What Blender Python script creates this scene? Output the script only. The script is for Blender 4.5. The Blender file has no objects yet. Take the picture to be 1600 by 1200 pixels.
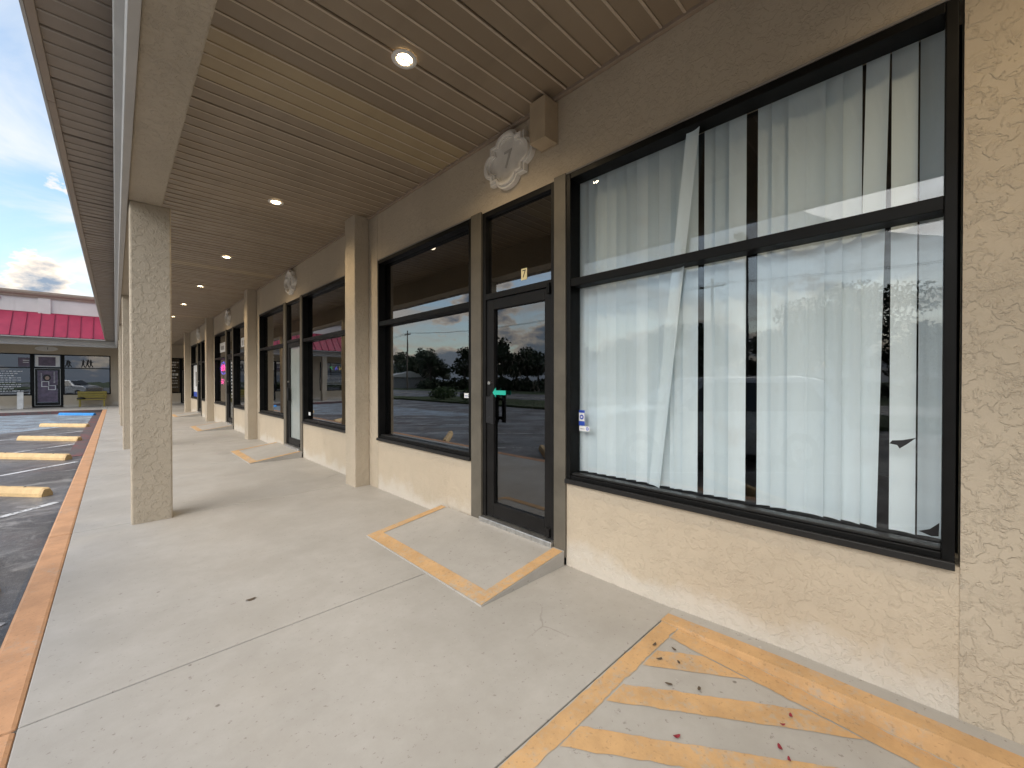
import bpy, bmesh, math, random
from mathutils import Vector, Matrix
R = math.radians
random.seed(11)
SC = bpy.context.scene
COL = SC.collection

# ------------------------------------------------------------------ camera, sky, sun, exposure
cd = bpy.data.cameras.new('camera'); cam = bpy.data.objects.new('camera', cd); COL.objects.link(cam)
cam.location = (0, 0, 1.45)
cam.rotation_euler = (R(90) - math.atan(5 / 637), 0, -math.atan(620 / 637))
cd.sensor_width = 36; cd.lens = 637 / 1600 * 36; cd.clip_start = 0.02; cd.clip_end = 2000
SC.camera = cam
SUN_EL, SUN_AZ = 42.0, -102.0          # azimuth clockwise from +Y (street side of the arcade)
W = bpy.data.worlds.new('World'); SC.world = W; W.use_nodes = True
def build_world():
    nt = W.node_tree; nt.nodes.clear(); N = nt.nodes.new; L = nt.links.new
    out = N('ShaderNodeOutputWorld'); bg = N('ShaderNodeBackground'); L(bg.outputs[0], out.inputs[0])
    bg.inputs[1].default_value = 0.15
    sky = N('ShaderNodeTexSky'); sky.sky_type = 'NISHITA'; sky.sun_disc = False
    sky.sun_elevation = R(SUN_EL); sky.sun_rotation = R(SUN_AZ); sky.dust_density = 1.6; sky.air_density = 1.0; sky.ozone_density = 1.5
    tc = N('ShaderNodeTexCoord'); sep = N('ShaderNodeSeparateXYZ'); L(tc.outputs['Generated'], sep.inputs[0])
    def math_(op, a, b=None, c=None, clamp=False):
        m = N('ShaderNodeMath'); m.operation = op; m.use_clamp = clamp
        for i, v in enumerate((a, b, c)):
            if v is None: continue
            if isinstance(v, (int, float)): m.inputs[i].default_value = v
            else: L(v, m.inputs[i])
        return m.outputs[0]
    z = math_('MAXIMUM', sep.outputs[2], 0.0)
    den = math_('ADD', z, 0.16)
    cx = math_('DIVIDE', sep.outputs[0], den); cy = math_('DIVIDE', sep.outputs[1], den)
    comb = N('ShaderNodeCombineXYZ'); L(cx, comb.inputs[0]); L(cy, comb.inputs[1])
    n1 = N('ShaderNodeTexNoise'); n1.inputs['Scale'].default_value = 1.15; n1.inputs['Detail'].default_value = 9; n1.inputs['Roughness'].default_value = 0.58; n1.inputs['Distortion'].default_value = 0.6
    L(comb.outputs[0], n1.inputs['Vector'])
    r1 = N('ShaderNodeMapRange'); r1.inputs[1].default_value = 0.42; r1.inputs[2].default_value = 0.64; r1.clamp = True; r1.interpolation_type = 'SMOOTHSTEP'
    L(n1.outputs[0], r1.inputs[0])
    # low heaped clouds along the horizon
    vm = N('ShaderNodeVectorMath'); vm.operation = 'MULTIPLY'; vm.inputs[1].default_value = (3.2, 3.2, 6.5); L(tc.outputs['Generated'], vm.inputs[0])
    n2 = N('ShaderNodeTexNoise'); n2.inputs['Scale'].default_value = 1.5; n2.inputs['Detail'].default_value = 10; n2.inputs['Roughness'].default_value = 0.6; L(vm.outputs[0], n2.inputs['Vector'])
    th = math_('MULTIPLY_ADD', z, 0.95, 0.36)
    d2 = math_('SUBTRACT', n2.outputs[0], th)
    r2 = N('ShaderNodeMapRange'); r2.inputs[1].default_value = 0.0; r2.inputs[2].default_value = 0.035; r2.clamp = True; L(d2, r2.inputs[0])
    # heaped clouds are grey-blue inside with light rims
    r3 = N('ShaderNodeMapRange'); r3.inputs[1].default_value = 0.0; r3.inputs[2].default_value = 0.1; r3.clamp = True; L(d2, r3.inputs[0])
    rim = N('ShaderNodeMix'); rim.data_type = 'RGBA'; L(r3.outputs[0], rim.inputs['Factor'])
    rim.inputs['A'].default_value = (5.2, 4.3, 3.3, 1); rim.inputs['B'].default_value = (0.95, 1.2, 1.6, 1)
    base = N('ShaderNodeMix'); base.data_type = 'RGBA'; base.blend_type = 'MULTIPLY'; base.inputs['Factor'].default_value = 1.0
    L(sky.outputs[0], base.inputs['A']); base.inputs['B'].default_value = (1.0, 1.0, 0.92, 1)
    m1 = N('ShaderNodeMix'); m1.data_type = 'RGBA'; L(math_('MULTIPLY', r1.outputs[0], 0.85), m1.inputs['Factor']); L(base.outputs['Result'], m1.inputs['A']); low = N('ShaderNodeMapRange'); low.clamp = True; low.inputs[1].default_value = 0.04; low.inputs[2].default_value = 0.34; L(z, low.inputs[0]); wc = N('ShaderNodeMix'); wc.data_type = 'RGBA'; L(low.outputs[0], wc.inputs['Factor']); wc.inputs['A'].default_value = (4.3, 3.6, 2.9, 1); wc.inputs['B'].default_value = (3.3, 3.35, 3.35, 1); L(wc.outputs['Result'], m1.inputs['B'])
    m2 = N('ShaderNodeMix'); m2.data_type = 'RGBA'; L(math_('MULTIPLY', r2.outputs[0], 0.9), m2.inputs['Factor']); L(m1.outputs['Result'], m2.inputs['A']); L(rim.outputs['Result'], m2.inputs['B'])
    L(m2.outputs['Result'], bg.inputs[0])
build_world()
sl = bpy.data.lights.new('sun', 'SUN'); sl.energy = 1.2; sl.angle = R(60); sl.color = (1.0, 0.96, 0.91)
so = bpy.data.objects.new('sun', sl); COL.objects.link(so); so.location = (-20, 10, 20)
_sd = Vector((math.sin(R(SUN_AZ)) * math.cos(R(SUN_EL)), math.cos(R(SUN_AZ)) * math.cos(R(SUN_EL)), math.sin(R(SUN_EL))))
so.rotation_euler = _sd.to_track_quat('Z', 'Y').to_euler()
vs = SC.view_settings; vs.view_transform = 'Standard'; vs.look = 'None'; vs.gamma = 1.0; vs.use_curve_mapping = False
vs.exposure = 1.05
try:
    SC.cycles.use_denoising = True
    SC.cycles.max_bounces = 10; SC.cycles.transparent_max_bounces = 12; SC.cycles.diffuse_bounces = 5
except Exception: pass

# ------------------------------------------------------------------ materials
MATS = {}
class NB:
    """small node builder"""
    def __init__(s, name):
        s.m = bpy.data.materials.new(name); s.m.use_nodes = True; s.nt = s.m.node_tree; s.nt.nodes.clear()
        s.out = s.n('ShaderNodeOutputMaterial'); MATS[name] = s.m
        s.geo = s.n('ShaderNodeNewGeometry')
    def n(s, t): return s.nt.nodes.new(t)
    def l(s, a, b): s.nt.links.new(a, b)
    def setin(s, sock, v):
        if hasattr(v, 'is_output') or hasattr(v, 'links'): s.l(v, sock)
        elif isinstance(v, (tuple, list)) and len(v) == 3 and sock.type == 'RGBA': sock.default_value = (*v, 1)
        else: sock.default_value = v
    def math(s, op, a, b=0.0, clamp=False):
        m = s.n('ShaderNodeMath'); m.operation = op; m.use_clamp = clamp; s.setin(m.inputs[0], a); s.setin(m.inputs[1], b); return m.outputs[0]
    def noise(s, scale, detail=4, rough=0.5, dist=0.0, vec=None, stretch=None):
        t = s.n('ShaderNodeTexNoise'); t.inputs['Scale'].default_value = scale; t.inputs['Detail'].default_value = detail
        t.inputs['Roughness'].default_value = rough; t.inputs['Distortion'].default_value = dist
        v = vec or s.geo.outputs['Position']
        if stretch:
            mp = s.n('ShaderNodeVectorMath'); mp.operation = 'MULTIPLY'; mp.inputs[1].default_value = stretch; s.l(v, mp.inputs[0]); v = mp.outputs[0]
        s.l(v, t.inputs['Vector']); return t.outputs[0]
    def voro(s, scale, feature='F1', rnd=1.0):
        t = s.n('ShaderNodeTexVoronoi'); t.feature = feature; t.inputs['Scale'].default_value = scale; t.inputs['Randomness'].default_value = rnd
        s.l(s.geo.outputs['Position'], t.inputs['Vector']); return t
    def rng(s, v, a, b, c=0.0, d=1.0, smooth=True):
        r = s.n('ShaderNodeMapRange'); r.clamp = True
        if smooth: r.interpolation_type = 'SMOOTHSTEP'
        s.l(v, r.inputs[0]); r.inputs[1].default_value = a; r.inputs[2].default_value = b; r.inputs[3].default_value = c; r.inputs[4].default_value = d
        return r.outputs[0]
    def mix(s, f, a, b, mode='MIX'):
        m = s.n('ShaderNodeMix'); m.data_type = 'RGBA'; m.blend_type = mode
        s.setin(m.inputs['Factor'], f); s.setin(m.inputs['A'], a); s.setin(m.inputs['B'], b); return m.outputs['Result']
    def bump(s, h, strength=0.5, dist=0.01, normal=None):
        b = s.n('ShaderNodeBump'); b.inputs['Strength'].default_value = strength; b.inputs['Distance'].default_value = dist; s.l(h, b.inputs['Height'])
        if normal is not None: s.l(normal, b.inputs['Normal'])
        return b.outputs[0]
    def pbsdf(s, col, rough=0.7, normal=None, metal=0.0, spec=0.5, **kw):
        p = s.n('ShaderNodeBsdfPrincipled'); s.setin(p.inputs['Base Color'], col); s.setin(p.inputs['Roughness'], rough)
        p.inputs['Metallic'].default_value = metal; p.inputs['Specular IOR Level'].default_value = spec
        if normal is not None: s.l(normal, p.inputs['Normal'])
        for k, v in kw.items(): s.setin(p.inputs[k.replace('_', ' ')], v)
        s.l(p.outputs[0], s.out.inputs[0]); return s.m

def plain(name, col, rough=0.5, metal=0.0, spec=0.5, vary=0.12, scale=6.0, bump=0.0, coat=0.0):
    b = NB(name); n = b.noise(scale, 5, 0.6)
    f = b.rng(n, 0.3, 0.7, 1 - vary, 1 + vary, False)
    g = b.n('ShaderNodeVectorMath'); g.operation = 'SCALE'; g.inputs[0].default_value = col; b.l(f, g.inputs['Scale'])
    nr = b.bump(b.noise(scale * 14, 3), bump, 0.003) if bump else None
    r = b.rng(n, 0.3, 0.7, max(0.02, rough - 0.08), min(1, rough + 0.08), False)
    return b.pbsdf(g.outputs[0], r, nr, metal, spec, Coat_Weight=coat)

def emit(name, col, strength):
    b = NB(name); e = b.n('ShaderNodeEmission'); e.inputs[0].default_value = (*col, 1); e.inputs[1].default_value = strength
    b.l(e.outputs[0], b.out.inputs[0]); return b.m

def stucco(name, col, scale, depth, thr=(0.47, 0.56), patchy=0.0):
    b = NB(name)
    a = b.noise(scale, 5, 0.6, 0.35)
    flat = b.rng(a, thr[0], thr[1])                        # knocked-down plateaus
    ridge = b.math('ABSOLUTE', b.math('SUBTRACT', b.noise(scale * 1.1, 5, 0.62, 0.7), 0.5))
    ridge = b.rng(ridge, 0.0, 0.075, 1.0, 0.0)
    mask = b.rng(b.noise(scale * 0.35, 2), 0.42, 0.6)
    h = b.math('ADD', b.math('MULTIPLY', flat, 0.8), b.math('MULTIPLY', b.math('MULTIPLY', ridge, mask), 0.34))
    h = b.math('ADD', h, b.math('MULTIPLY', b.noise(scale * 4.5, 4, 0.65), 0.42))
    nr = b.bump(h, 0.85, depth)
    big = b.rng(b.noise(0.9, 4, 0.6), 0.3, 0.7)
    c = b.mix(big, tuple(x * 0.93 for x in col), tuple(x * 1.05 for x in col))
    c = b.mix(b.math('MULTIPLY', b.math('MULTIPLY', ridge, mask), 0.04), c, tuple(x * 0.6 for x in col))
    # rain streaks and splash dirt have a shape of their own
    st = b.rng(b.noise(1.0, 4, 0.6, 0, None, (7.0, 7.0, 0.5)), 0.58, 0.75)
    c = b.mix(b.math('MULTIPLY', st, 0.10), c, (0.24, 0.20, 0.15))
    if patchy:
        sp = b.n('ShaderNodeSeparateXYZ'); b.l(b.geo.outputs['Position'], sp.inputs[0])
        low = b.math('ADD', sp.outputs[2], b.math('MULTIPLY', b.noise(3.1, 5, 0.65), 0.55))
        wash = b.rng(low, 0.32, 0.5, 1.0, 0.0)
        c = b.mix(b.math('MULTIPLY', wash, patchy), c, (0.60, 0.575, 0.53))
        sm = b.rng(b.noise(2.9, 4, 0.7), 0.70, 0.78)
        c = b.mix(b.math('MULTIPLY', sm, 0.22), c, (0.16, 0.12, 0.09))
    return b.pbsdf(c, 0.86, nr, 0, 0.25)

stucco('stucco_fine', (0.50, 0.425, 0.325), 25, 0.0026, patchy=0.55)
stucco('stucco_coarse', (0.47, 0.405, 0.315), 18, 0.0048)
stucco('stucco_white', (0.62, 0.58, 0.55), 18, 0.003)

def concrete():
    b = NB('concrete_walk')
    c = b.mix(b.rng(b.noise(1.3, 8, 0.68), 0.3, 0.7), (0.350, 0.336, 0.312), (0.415, 0.401, 0.378))
    c = b.mix(b.rng(b.noise(9, 6, 0.7), 0.35, 0.65, 0, 0.25), c, (0.31, 0.293, 0.265))
    c = b.mix(b.rng(b.noise(0.55, 5, 0.6, 0.4), 0.52, 0.72, 0, 0.22), c, (0.30, 0.28, 0.25))
    sp = b.voro(4.2); d = b.rng(b.math('ADD', sp.outputs['Distance'], b.math('MULTIPLY', b.noise(55, 3), 0.05)), 0.045, 0.075, 1.0, 0.0)
    d = b.math('MULTIPLY', d, b.rng(b.noise(2.3, 3), 0.45, 0.50))
    c = b.mix(b.math('MULTIPLY', d, 0.7), c, (0.10, 0.085, 0.07))
    pp = b.rng(b.noise(34, 3, 0.7), 0.62, 0.70); c = b.mix(b.math('MULTIPLY', pp, 0.6), c, (0.17, 0.15, 0.13))
    lt = b.rng(b.noise(18, 4, 0.7), 0.69, 0.73); c = b.mix(b.math('MULTIPLY', lt, 0.5), c, (0.56, 0.54, 0.50))
    # a few hairline cracks
    wv = b.voro(0.42, 'DISTANCE_TO_EDGE'); 
    wn = b.n('ShaderNodeVectorMath'); wn.operation = 'MULTIPLY_ADD'
    nz = b.n('ShaderNodeTexNoise'); nz.inputs['Scale'].default_value = 2.4; nz.inputs['Detail'].default_value = 5; b.l(b.geo.outputs['Position'], nz.inputs['Vector'])
    b.l(nz.outputs['Color'], wn.inputs[0]); wn.inputs[1].default_value = (0.35, 0.35, 0); b.l(b.geo.outputs['Position'], wn.inputs[2]); b.l(wn.outputs[0], wv.inputs['Vector'])
    cr = b.math('MULTIPLY', b.rng(wv.outputs['Distance'], 0.0, 0.0035, 1, 0), b.rng(b.noise(0.5, 2), 0.56, 0.62))
    c = b.mix(b.math('MULTIPLY', cr, 0.55), c, (0.13, 0.11, 0.09))
    h = b.math('ADD', b.noise(90, 3, 0.6), b.math('MULTIPLY', b.noise(9, 3), 0.6))
    return b.pbsdf(c, b.rng(b.noise(1.7, 5), 0.3, 0.7, 0.42, 0.66), b.bump(h, 0.22, 0.002), 0, 0.5)
concrete()
def paint(name, col, wear=(0.55, 0.72), under=(0.36, 0.34, 0.315), rough=0.62):
    b = NB(name)
    c = b.mix(b.rng(b.noise(5.0, 8, 0.72), 0.34, 0.66), tuple(x * 0.87 for x in col), tuple(min(1, x * 1.08) for x in col))
    w = b.rng(b.math('ADD', b.math('MULTIPLY', b.noise(26, 5, 0.72), 0.6), b.math('MULTIPLY', b.noise(2.0, 4), 0.4)), wear[0], wear[1])
    c = b.mix(w, c, under)
    c = b.mix(b.rng(b.noise(60, 2), 0.62, 0.7, 0, 0.35), c, tuple(x * 0.4 for x in col))
    return b.pbsdf(c, rough, b.bump(b.noise(70, 3), 0.25, 0.003), 0, 0.4)
paint('paint_kerb', (0.53, 0.295, 0.16), (0.52, 0.74), (0.38,0.33,0.28))
paint('paint_yellow', (0.53, 0.335, 0.165), (0.48, 0.70), (0.38,0.355,0.31))
paint('paint_stop', (0.66, 0.46, 0.23), (0.6, 0.75), (0.32, 0.26, 0.2))
paint('paint_blue', (0.03, 0.25, 0.62), (0.62, 0.8))
paint('paint_line', (0.62, 0.63, 0.65), (0.47, 0.6), (0.07, 0.07, 0.072))
paint('paint_bluebay', (0.36, 0.46, 0.55), (0.36, 0.58), (0.17, 0.175, 0.19))
paint('paint_redlane', (0.22, 0.065, 0.065), (0.36, 0.54), (0.10, 0.09, 0.09))
def asphalt():
    b = NB('asphalt')
    c = b.mix(b.rng(b.noise(0.8, 7, 0.7), 0.3, 0.7), (0.055, 0.05, 0.05), (0.15, 0.145, 0.145))
    c = b.mix(b.rng(b.noise(1.7, 8, 0.78, 0.9), 0.50, 0.66, 0, 0.8), c, (0.30, 0.29, 0.285))
    c = b.mix(b.rng(b.noise(0.6, 4, 0.6), 0.5, 0.65, 0, 0.5), c, (0.075, 0.048, 0.042))
    c = b.mix(b.rng(b.noise(75, 3, 0.7), 0.56, 0.68, 0, 0.6), c, (0.27, 0.26, 0.25))
    return b.pbsdf(c, b.rng(b.noise(0.7, 5), 0.35, 0.65, 0.34, 0.72), b.bump(b.noise(110, 3, 0.6), 0.7, 0.006), 0, 0.5)
asphalt()
def ceiling_mat(name, c0, c1, rough):
    b = NB(name); oi = b.n('ShaderNodeObjectInfo')
    c = b.mix(oi.outputs['Random'], c0, c1)
    c = b.mix(b.rng(b.noise(1.1, 5, 0.6, 0, None, (4, 1, 1)), 0.5, 0.72, 0, 0.22), c, tuple(x * 0.6 for x in c0))
    c = b.mix(b.rng(b.noise(2.5, 5, 0.7, 0.5), 0.62, 0.72, 0, 0.3), c, (0.42, 0.37, 0.30))
    rg = b.rng(b.noise(5, 4, 0.6), 0.3, 0.7, rough - 0.07, rough + 0.1)
    return b.pbsdf(c, rg, b.bump(b.noise(26, 3), 0.05, 0.003), 0, 0.5)
ceiling_mat('ceiling_vinyl', (0.245, 0.188, 0.128), (0.29, 0.226, 0.158), 0.36)
ceiling_mat('ceiling_vinyl_tan', (0.345, 0.265, 0.155), (0.375, 0.29, 0.175), 0.36)
ceiling_mat('soffit_vinyl', (0.24, 0.195, 0.155), (0.27, 0.22, 0.175), 0.42)
plain('ceiling_bead_glint', (0.52, 0.43, 0.33), 0.36)  # paler than the boards: light caught on the seams, painted in
plain('soffit_bead_glint', (0.34, 0.295, 0.25), 0.45)  # same painted seam glint for the outer soffit
plain('trim_white', (0.47, 0.455, 0.43), 0.5, vary=0.10, scale=3)
plain('trim_brown', (0.30, 0.235, 0.18), 0.45)
plain('frame_black', (0.005, 0.005, 0.005), 0.45, 0.0, 0.16, 0.3, 8)
plain('frame_bronze', (0.009, 0.0085, 0.0085), 0.45, 0.0, 0.22, 0.3, 8)
plain('post_taupe', (0.115, 0.103, 0.082), 0.5, 0.0, 0.4, 0.18, 5, 0.1)
plain('sill_metal', (0.02, 0.0195, 0.019), 0.4, 0.2, 0.35)
plain('aluminium', (0.55, 0.55, 0.54), 0.35, 0.9, vary=0.2, scale=30)
plain('white_plastic', (0.72, 0.71, 0.68), 0.45)
plain('plaque_stone', (0.70, 0.67, 0.62), 0.6, vary=0.08, scale=9)
plain('plaque_shade', (0.44, 0.415, 0.38), 0.7)
plain('plaque_ink', (0.10, 0.09, 0.08), 0.7)
plain('box_beige', (0.40, 0.315, 0.215), 0.55, vary=0.1)
plain('roof_red', (0.29, 0.017, 0.052), 0.4, 0.0, 0.5, 0.12, 3)
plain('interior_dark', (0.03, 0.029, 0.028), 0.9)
plain('interior_floor', (0.10, 0.09, 0.08), 0.6)
plain('interior_pale', (0.50, 0.54, 0.52), 0.8)
plain('sticker_blue', (0.03, 0.08, 0.45), 0.4)
plain('sticker_white', (0.78, 0.79, 0.80), 0.4)
plain('tag_cream', (0.80, 0.72, 0.42), 0.4)
plain('teal', (0.02, 0.50, 0.38), 0.45)
plain('ink_black', (0.01, 0.01, 0.012), 0.5)
plain('poster_purple', (0.13, 0.10, 0.15), 0.5, vary=0.4)
plain('poster_skin', (0.35, 0.24, 0.19), 0.5)
plain('bench_yellow', (0.30, 0.24, 0.05), 0.6)
plain('leaf_brown', (0.085, 0.062, 0.042), 0.7)
plain('petal_red', (0.22, 0.015, 0.03), 0.6)
plain('bark', (0.07, 0.055, 0.045), 0.9, bump=0.5)
plain('wood_pole', (0.16, 0.13, 0.10), 0.9)
plain('steel_pole', (0.06, 0.055, 0.05), 0.5)
plain('rubber', (0.015, 0.015, 0.016), 0.8)
plain('rim_silver', (0.5, 0.5, 0.52), 0.3, 0.9)
plain('car_white', (0.50, 0.53, 0.57), 0.3, 0.3, coat=0.8, vary=0.03)
plain('car_dark', (0.035, 0.04, 0.055), 0.25, coat=0.8, vary=0.05)
plain('car_glass', (0.01, 0.012, 0.014), 0.06, spec=0.8)
plain('lamp_red', (0.35, 0.01, 0.01), 0.2)
plain('lamp_clear', (0.6, 0.6, 0.6), 0.15)
plain('house_grey', (0.33, 0.32, 0.31), 0.8)
plain('grass_soil', (0.055, 0.075, 0.025), 0.95, vary=0.4, scale=1.2)
plain('dirt_joint', (0.085, 0.075, 0.065), 0.95)
plain('caulk', (0.25, 0.235, 0.21), 0.8)
emit('lamp_warm', (1.0, 0.76, 0.42), 18)
emit('neon_pink', (1.0, 0.05, 0.35), 22)
emit('neon_blue', (0.12, 0.10, 1.0), 12)
emit('neon_violet', (0.35, 0.2, 1.0), 6)
emit('neon_yellow', (1.0, 0.7, 0.05), 6)
emit('neon_green', (0.1, 0.9, 0.35), 6)
emit('neon_red', (1.0, 0.05, 0.05), 6)

def foliage(name, c0, c1):
    b = NB(name)
    c = b.mix(b.rng(b.noise(0.9, 4, 0.7), 0.35, 0.65), c0, c1)
    c = b.mix(b.rng(b.noise(8, 2), 0.3, 0.7), c, tuple(x * 1.5 for x in c1))
    return b.pbsdf(c, 0.6, None, 0, 0.3)
foliage('leaf_dark', (0.014, 0.022, 0.011), (0.026, 0.040, 0.017))
foliage('leaf_green', (0.025, 0.045, 0.015), (0.045, 0.075, 0.022))

def glass(name, tint, floor, streak=0.0, ior=1.5):
    """thin pane: see-through tint plus mirror reflection that grows with angle"""
    b = NB(name)
    # Schlick term on |cos|: a thin sheet reflects alike from both faces, no total internal reflection
    dp = b.n('ShaderNodeVectorMath'); dp.operation = 'DOT_PRODUCT'; b.l(b.geo.outputs['Normal'], dp.inputs[0]); b.l(b.geo.outputs['Incoming'], dp.inputs[1])
    k = b.math('SUBTRACT', 1.0, b.math('ABSOLUTE', dp.outputs['Value']), True)
    f0 = 0.04 + floor
    f = b.math('ADD', b.math('MULTIPLY', b.math('POWER', k, 5.0), 1.0 - f0), f0, True)
    tr = b.n('ShaderNodeBsdfTransparent'); tr.inputs[0].default_value = (*tint, 1)
    gl = b.n('ShaderNodeBsdfGlossy'); gl.inputs[0].default_value = (0.96, 0.98, 1.0, 1); gl.inputs['Roughness'].default_value = 0.0
    wob = b.bump(b.noise(1.6, 2), 0.06, 0.01); b.l(wob, gl.inputs['Normal'])
    mx = b.n('ShaderNodeMixShader'); b.l(f, mx.inputs[0]); b.l(tr.outputs[0], mx.inputs[1]); b.l(gl.outputs[0], mx.inputs[2])
    last = mx.outputs[0]
    if streak:                                             # dried-on dust and rain spots
        df = b.n('ShaderNodeBsdfDiffuse'); df.inputs[0].default_value = (0.55, 0.56, 0.57, 1)
        d1 = b.rng(b.noise(60, 3, 0.7, 0, None, (1, 1, 0.25)), 0.52, 0.72)
        d1 = b.math('MULTIPLY', d1, b.rng(b.noise(2.2, 4, 0.6), 0.4, 0.65, 0.15, 1.0))
        m2 = b.n('ShaderNodeMixShader'); b.l(b.math('MULTIPLY', d1, streak), m2.inputs[0]); b.l(last, m2.inputs[1]); b.l(df.outputs[0], m2.inputs[2]); last = m2.outputs[0]
    b.l(last, b.out.inputs[0]); return b.m
glass('glass_tinted', (0.30, 0.29, 0.30), 0.15, 0.03)
glass('glass_clear', (0.985, 0.99, 0.99), 0.0, 0.012)
glass('glass_door', (0.30, 0.30, 0.32), 0.10, 0.05)
plain('glass_frosted', (0.30, 0.335, 0.325), 0.14, vary=0.05)

def blind_mat():
    b = NB('blind_vinyl'); oi = b.n('ShaderNodeObjectInfo')
    c = b.mix(oi.outputs['Random'], (0.62, 0.72, 0.765), (0.76, 0.855, 0.895))
    c = b.mix(b.rng(b.noise(3, 4), 0.6, 0.75, 0, 0.15), c, (0.5, 0.46, 0.4))
    df = b.n('ShaderNodeBsdfDiffuse'); b.l(c, df.inputs[0]); tl = b.n('ShaderNodeBsdfTranslucent'); b.l(c, tl.inputs[0])
    mx = b.n('ShaderNodeMixShader'); mx.inputs[0].default_value = 0.06; b.l(df.outputs[0], mx.inputs[1]); b.l(tl.outputs[0], mx.inputs[2])
    b.l(mx.outputs[0], b.out.inputs[0]); return b.m
blind_mat()

# ------------------------------------------------------------------ mesh helpers
class MB:
    def __init__(s): s.v = []; s.f = []
    def box(s, x0, x1, y0, y1, z0, z1):
        i = len(s.v); s.v += [(x0,y0,z0),(x1,y0,z0),(x1,y1,z0),(x0,y1,z0),(x0,y0,z1),(x1,y0,z1),(x1,y1,z1),(x0,y1,z1)]
        s.f += [(i,i+3,i+2,i+1),(i+4,i+5,i+6,i+7),(i,i+1,i+5,i+4),(i+1,i+2,i+6,i+5),(i+2,i+3,i+7,i+6),(i+3,i,i+4,i+7)]; return s
    def poly(s, pts): i = len(s.v); s.v += [tuple(p) for p in pts]; s.f.append(tuple(range(i, i + len(pts)))); return s
    def prism(s, pts, axis, a, b):
        """closed profile in the two other axes, extruded along axis from a to b"""
        def P(u, w, t): return (t,u,w) if axis == 'x' else (u,t,w) if axis == 'y' else (u,w,t)
        i = len(s.v); n = len(pts); s.v += [P(u,w,a) for u, w in pts] + [P(u,w,b) for u, w in pts]
        s.f.append(tuple(range(i, i+n))[::-1]); s.f.append(tuple(range(i+n, i+2*n)))
        for k in range(n): s.f.append((i+k, i+(k+1)%n, i+n+(k+1)%n, i+n+k))
        return s
    def tube(s, p, q, r0, r1=None, n=8):
        r1 = r0 if r1 is None else r1; p, q = Vector(p), Vector(q); d = (q-p).normalized()
        a = d.orthogonal().normalized(); c = d.cross(a); i = len(s.v)
        for o, r in ((p, r0), (q, r1)):
            for k in range(n):
                t = 2*math.pi*k/n; s.v.append(tuple(o + a*math.cos(t)*r + c*math.sin(t)*r))
        for k in range(n): s.f.append((i+k, i+(k+1)%n, i+n+(k+1)%n, i+n+k))
        s.f.append(tuple(range(i, i+n))[::-1]); s.f.append(tuple(range(i+n, i+2*n))); return s
    def mesh(s, name):
        m = bpy.data.meshes.new(name); m.from_pydata(s.v, [], s.f); m.update()
        bm = bmesh.new(); bm.from_mesh(m); bmesh.ops.recalc_face_normals(bm, faces=bm.faces); bm.to_mesh(m); bm.free(); return m
    def build(s, name, mat, parent=None, bevel=0.0, smooth=False, loc=None):
        return add(name, s.mesh(name), mat, parent, bevel, smooth, loc)
def add(name, mesh, mat, parent=None, bevel=0.0, smooth=False, loc=None):
    o = bpy.data.objects.new(name, mesh); COL.objects.link(o)
    if mat and not mesh.materials: mesh.materials.append(MATS[mat])
    if parent: o.parent = parent
    if bevel:
        b = o.modifiers.new('bevel', 'BEVEL'); b.width = bevel; b.segments = 2; b.limit_method = 'ANGLE'
    if smooth:
        for p in mesh.polygons: p.use_smooth = True
    if loc: o.location = loc
    return o
def bx(name, mat, parent, x0, x1, y0, y1, z0, z1, bevel=0.0): return MB().box(x0,x1,y0,y1,z0,z1).build(name, mat, parent, bevel)
def tag(o, label=None, cat=None, group=None, kind=None):
    if label: o['label'] = label
    if cat: o['category'] = cat
    if group: o['group'] = group
    if kind: o['kind'] = kind
    return o
def empty(name, loc=(0,0,0), rz=0.0):
    o = bpy.data.objects.new(name, None); COL.objects.link(o); o.location = loc; o.rotation_euler = (0,0,rz); o.empty_display_size = 0.2; return o
def thing(name, label, cat, loc=(0,0,0), rz=0.0, group=None): return tag(empty(name, loc, rz), label, cat, group)
def copy_tree(o, parent=None):
    c = o.copy(); COL.objects.link(c); c.parent = parent
    for ch in list(o.children): copy_tree(ch, c)
    return c
def text_mesh(body, size, depth=0.002, name='lettering'):
    cu = bpy.data.curves.new('lettering_curve', 'FONT'); cu.body = body; cu.size = size; cu.extrude = depth; cu.align_x = 'CENTER'; cu.align_y = 'CENTER'; cu.resolution_u = 3
    t = bpy.data.objects.new('tmp', cu); COL.objects.link(t); bpy.context.view_layer.update()
    me = bpy.data.meshes.new_from_object(t.evaluated_get(bpy.context.evaluated_depsgraph_get())); me.name = name
    bpy.data.objects.remove(t); bpy.data.curves.remove(cu); me.materials.clear(); return me
# text on the near wall faces -X (reads along -Y); on the far wall faces -Y (reads along +X)
FACE_STREET = (R(90), 0, R(-90)); FACE_FRONT = (R(90), 0, 0)

# ------------------------------------------------------------------ ground
WX = 2.54; P = 6.27; FY = 33.5; KZ = -0.14
def sheet(name, mat, x0, x1, y0, y1, z, nx=1, ny=1):
    m = MB()
    m.poly([(x0,y0,z),(x1,y0,z),(x1,y1,z),(x0,y1,z)]); o = m.build(name, mat); tag(o, kind='structure'); return o
sheet('ground', 'grass_soil', -600, 600, -600, 600, -0.30)
sheet('parking_lot', 'asphalt', -12.0, 12, -60, 60, KZ)
sheet('road', 'asphalt', -33, -18, -300, 300, -0.28)
m = MB().box(-18.0, -12.0, -60, 33, -0.29, -0.02); g = m.build('grass_strip', 'grass_soil'); tag(g, kind='structure')
for x in (-25.7, -25.3): tag(MB().poly([(x,-300,-0.275),(x+.12,-300,-0.275),(x+.12,300,-0.275),(x,300,-0.275)]).build('road_marking', 'tag_cream'), kind='structure')

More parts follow.
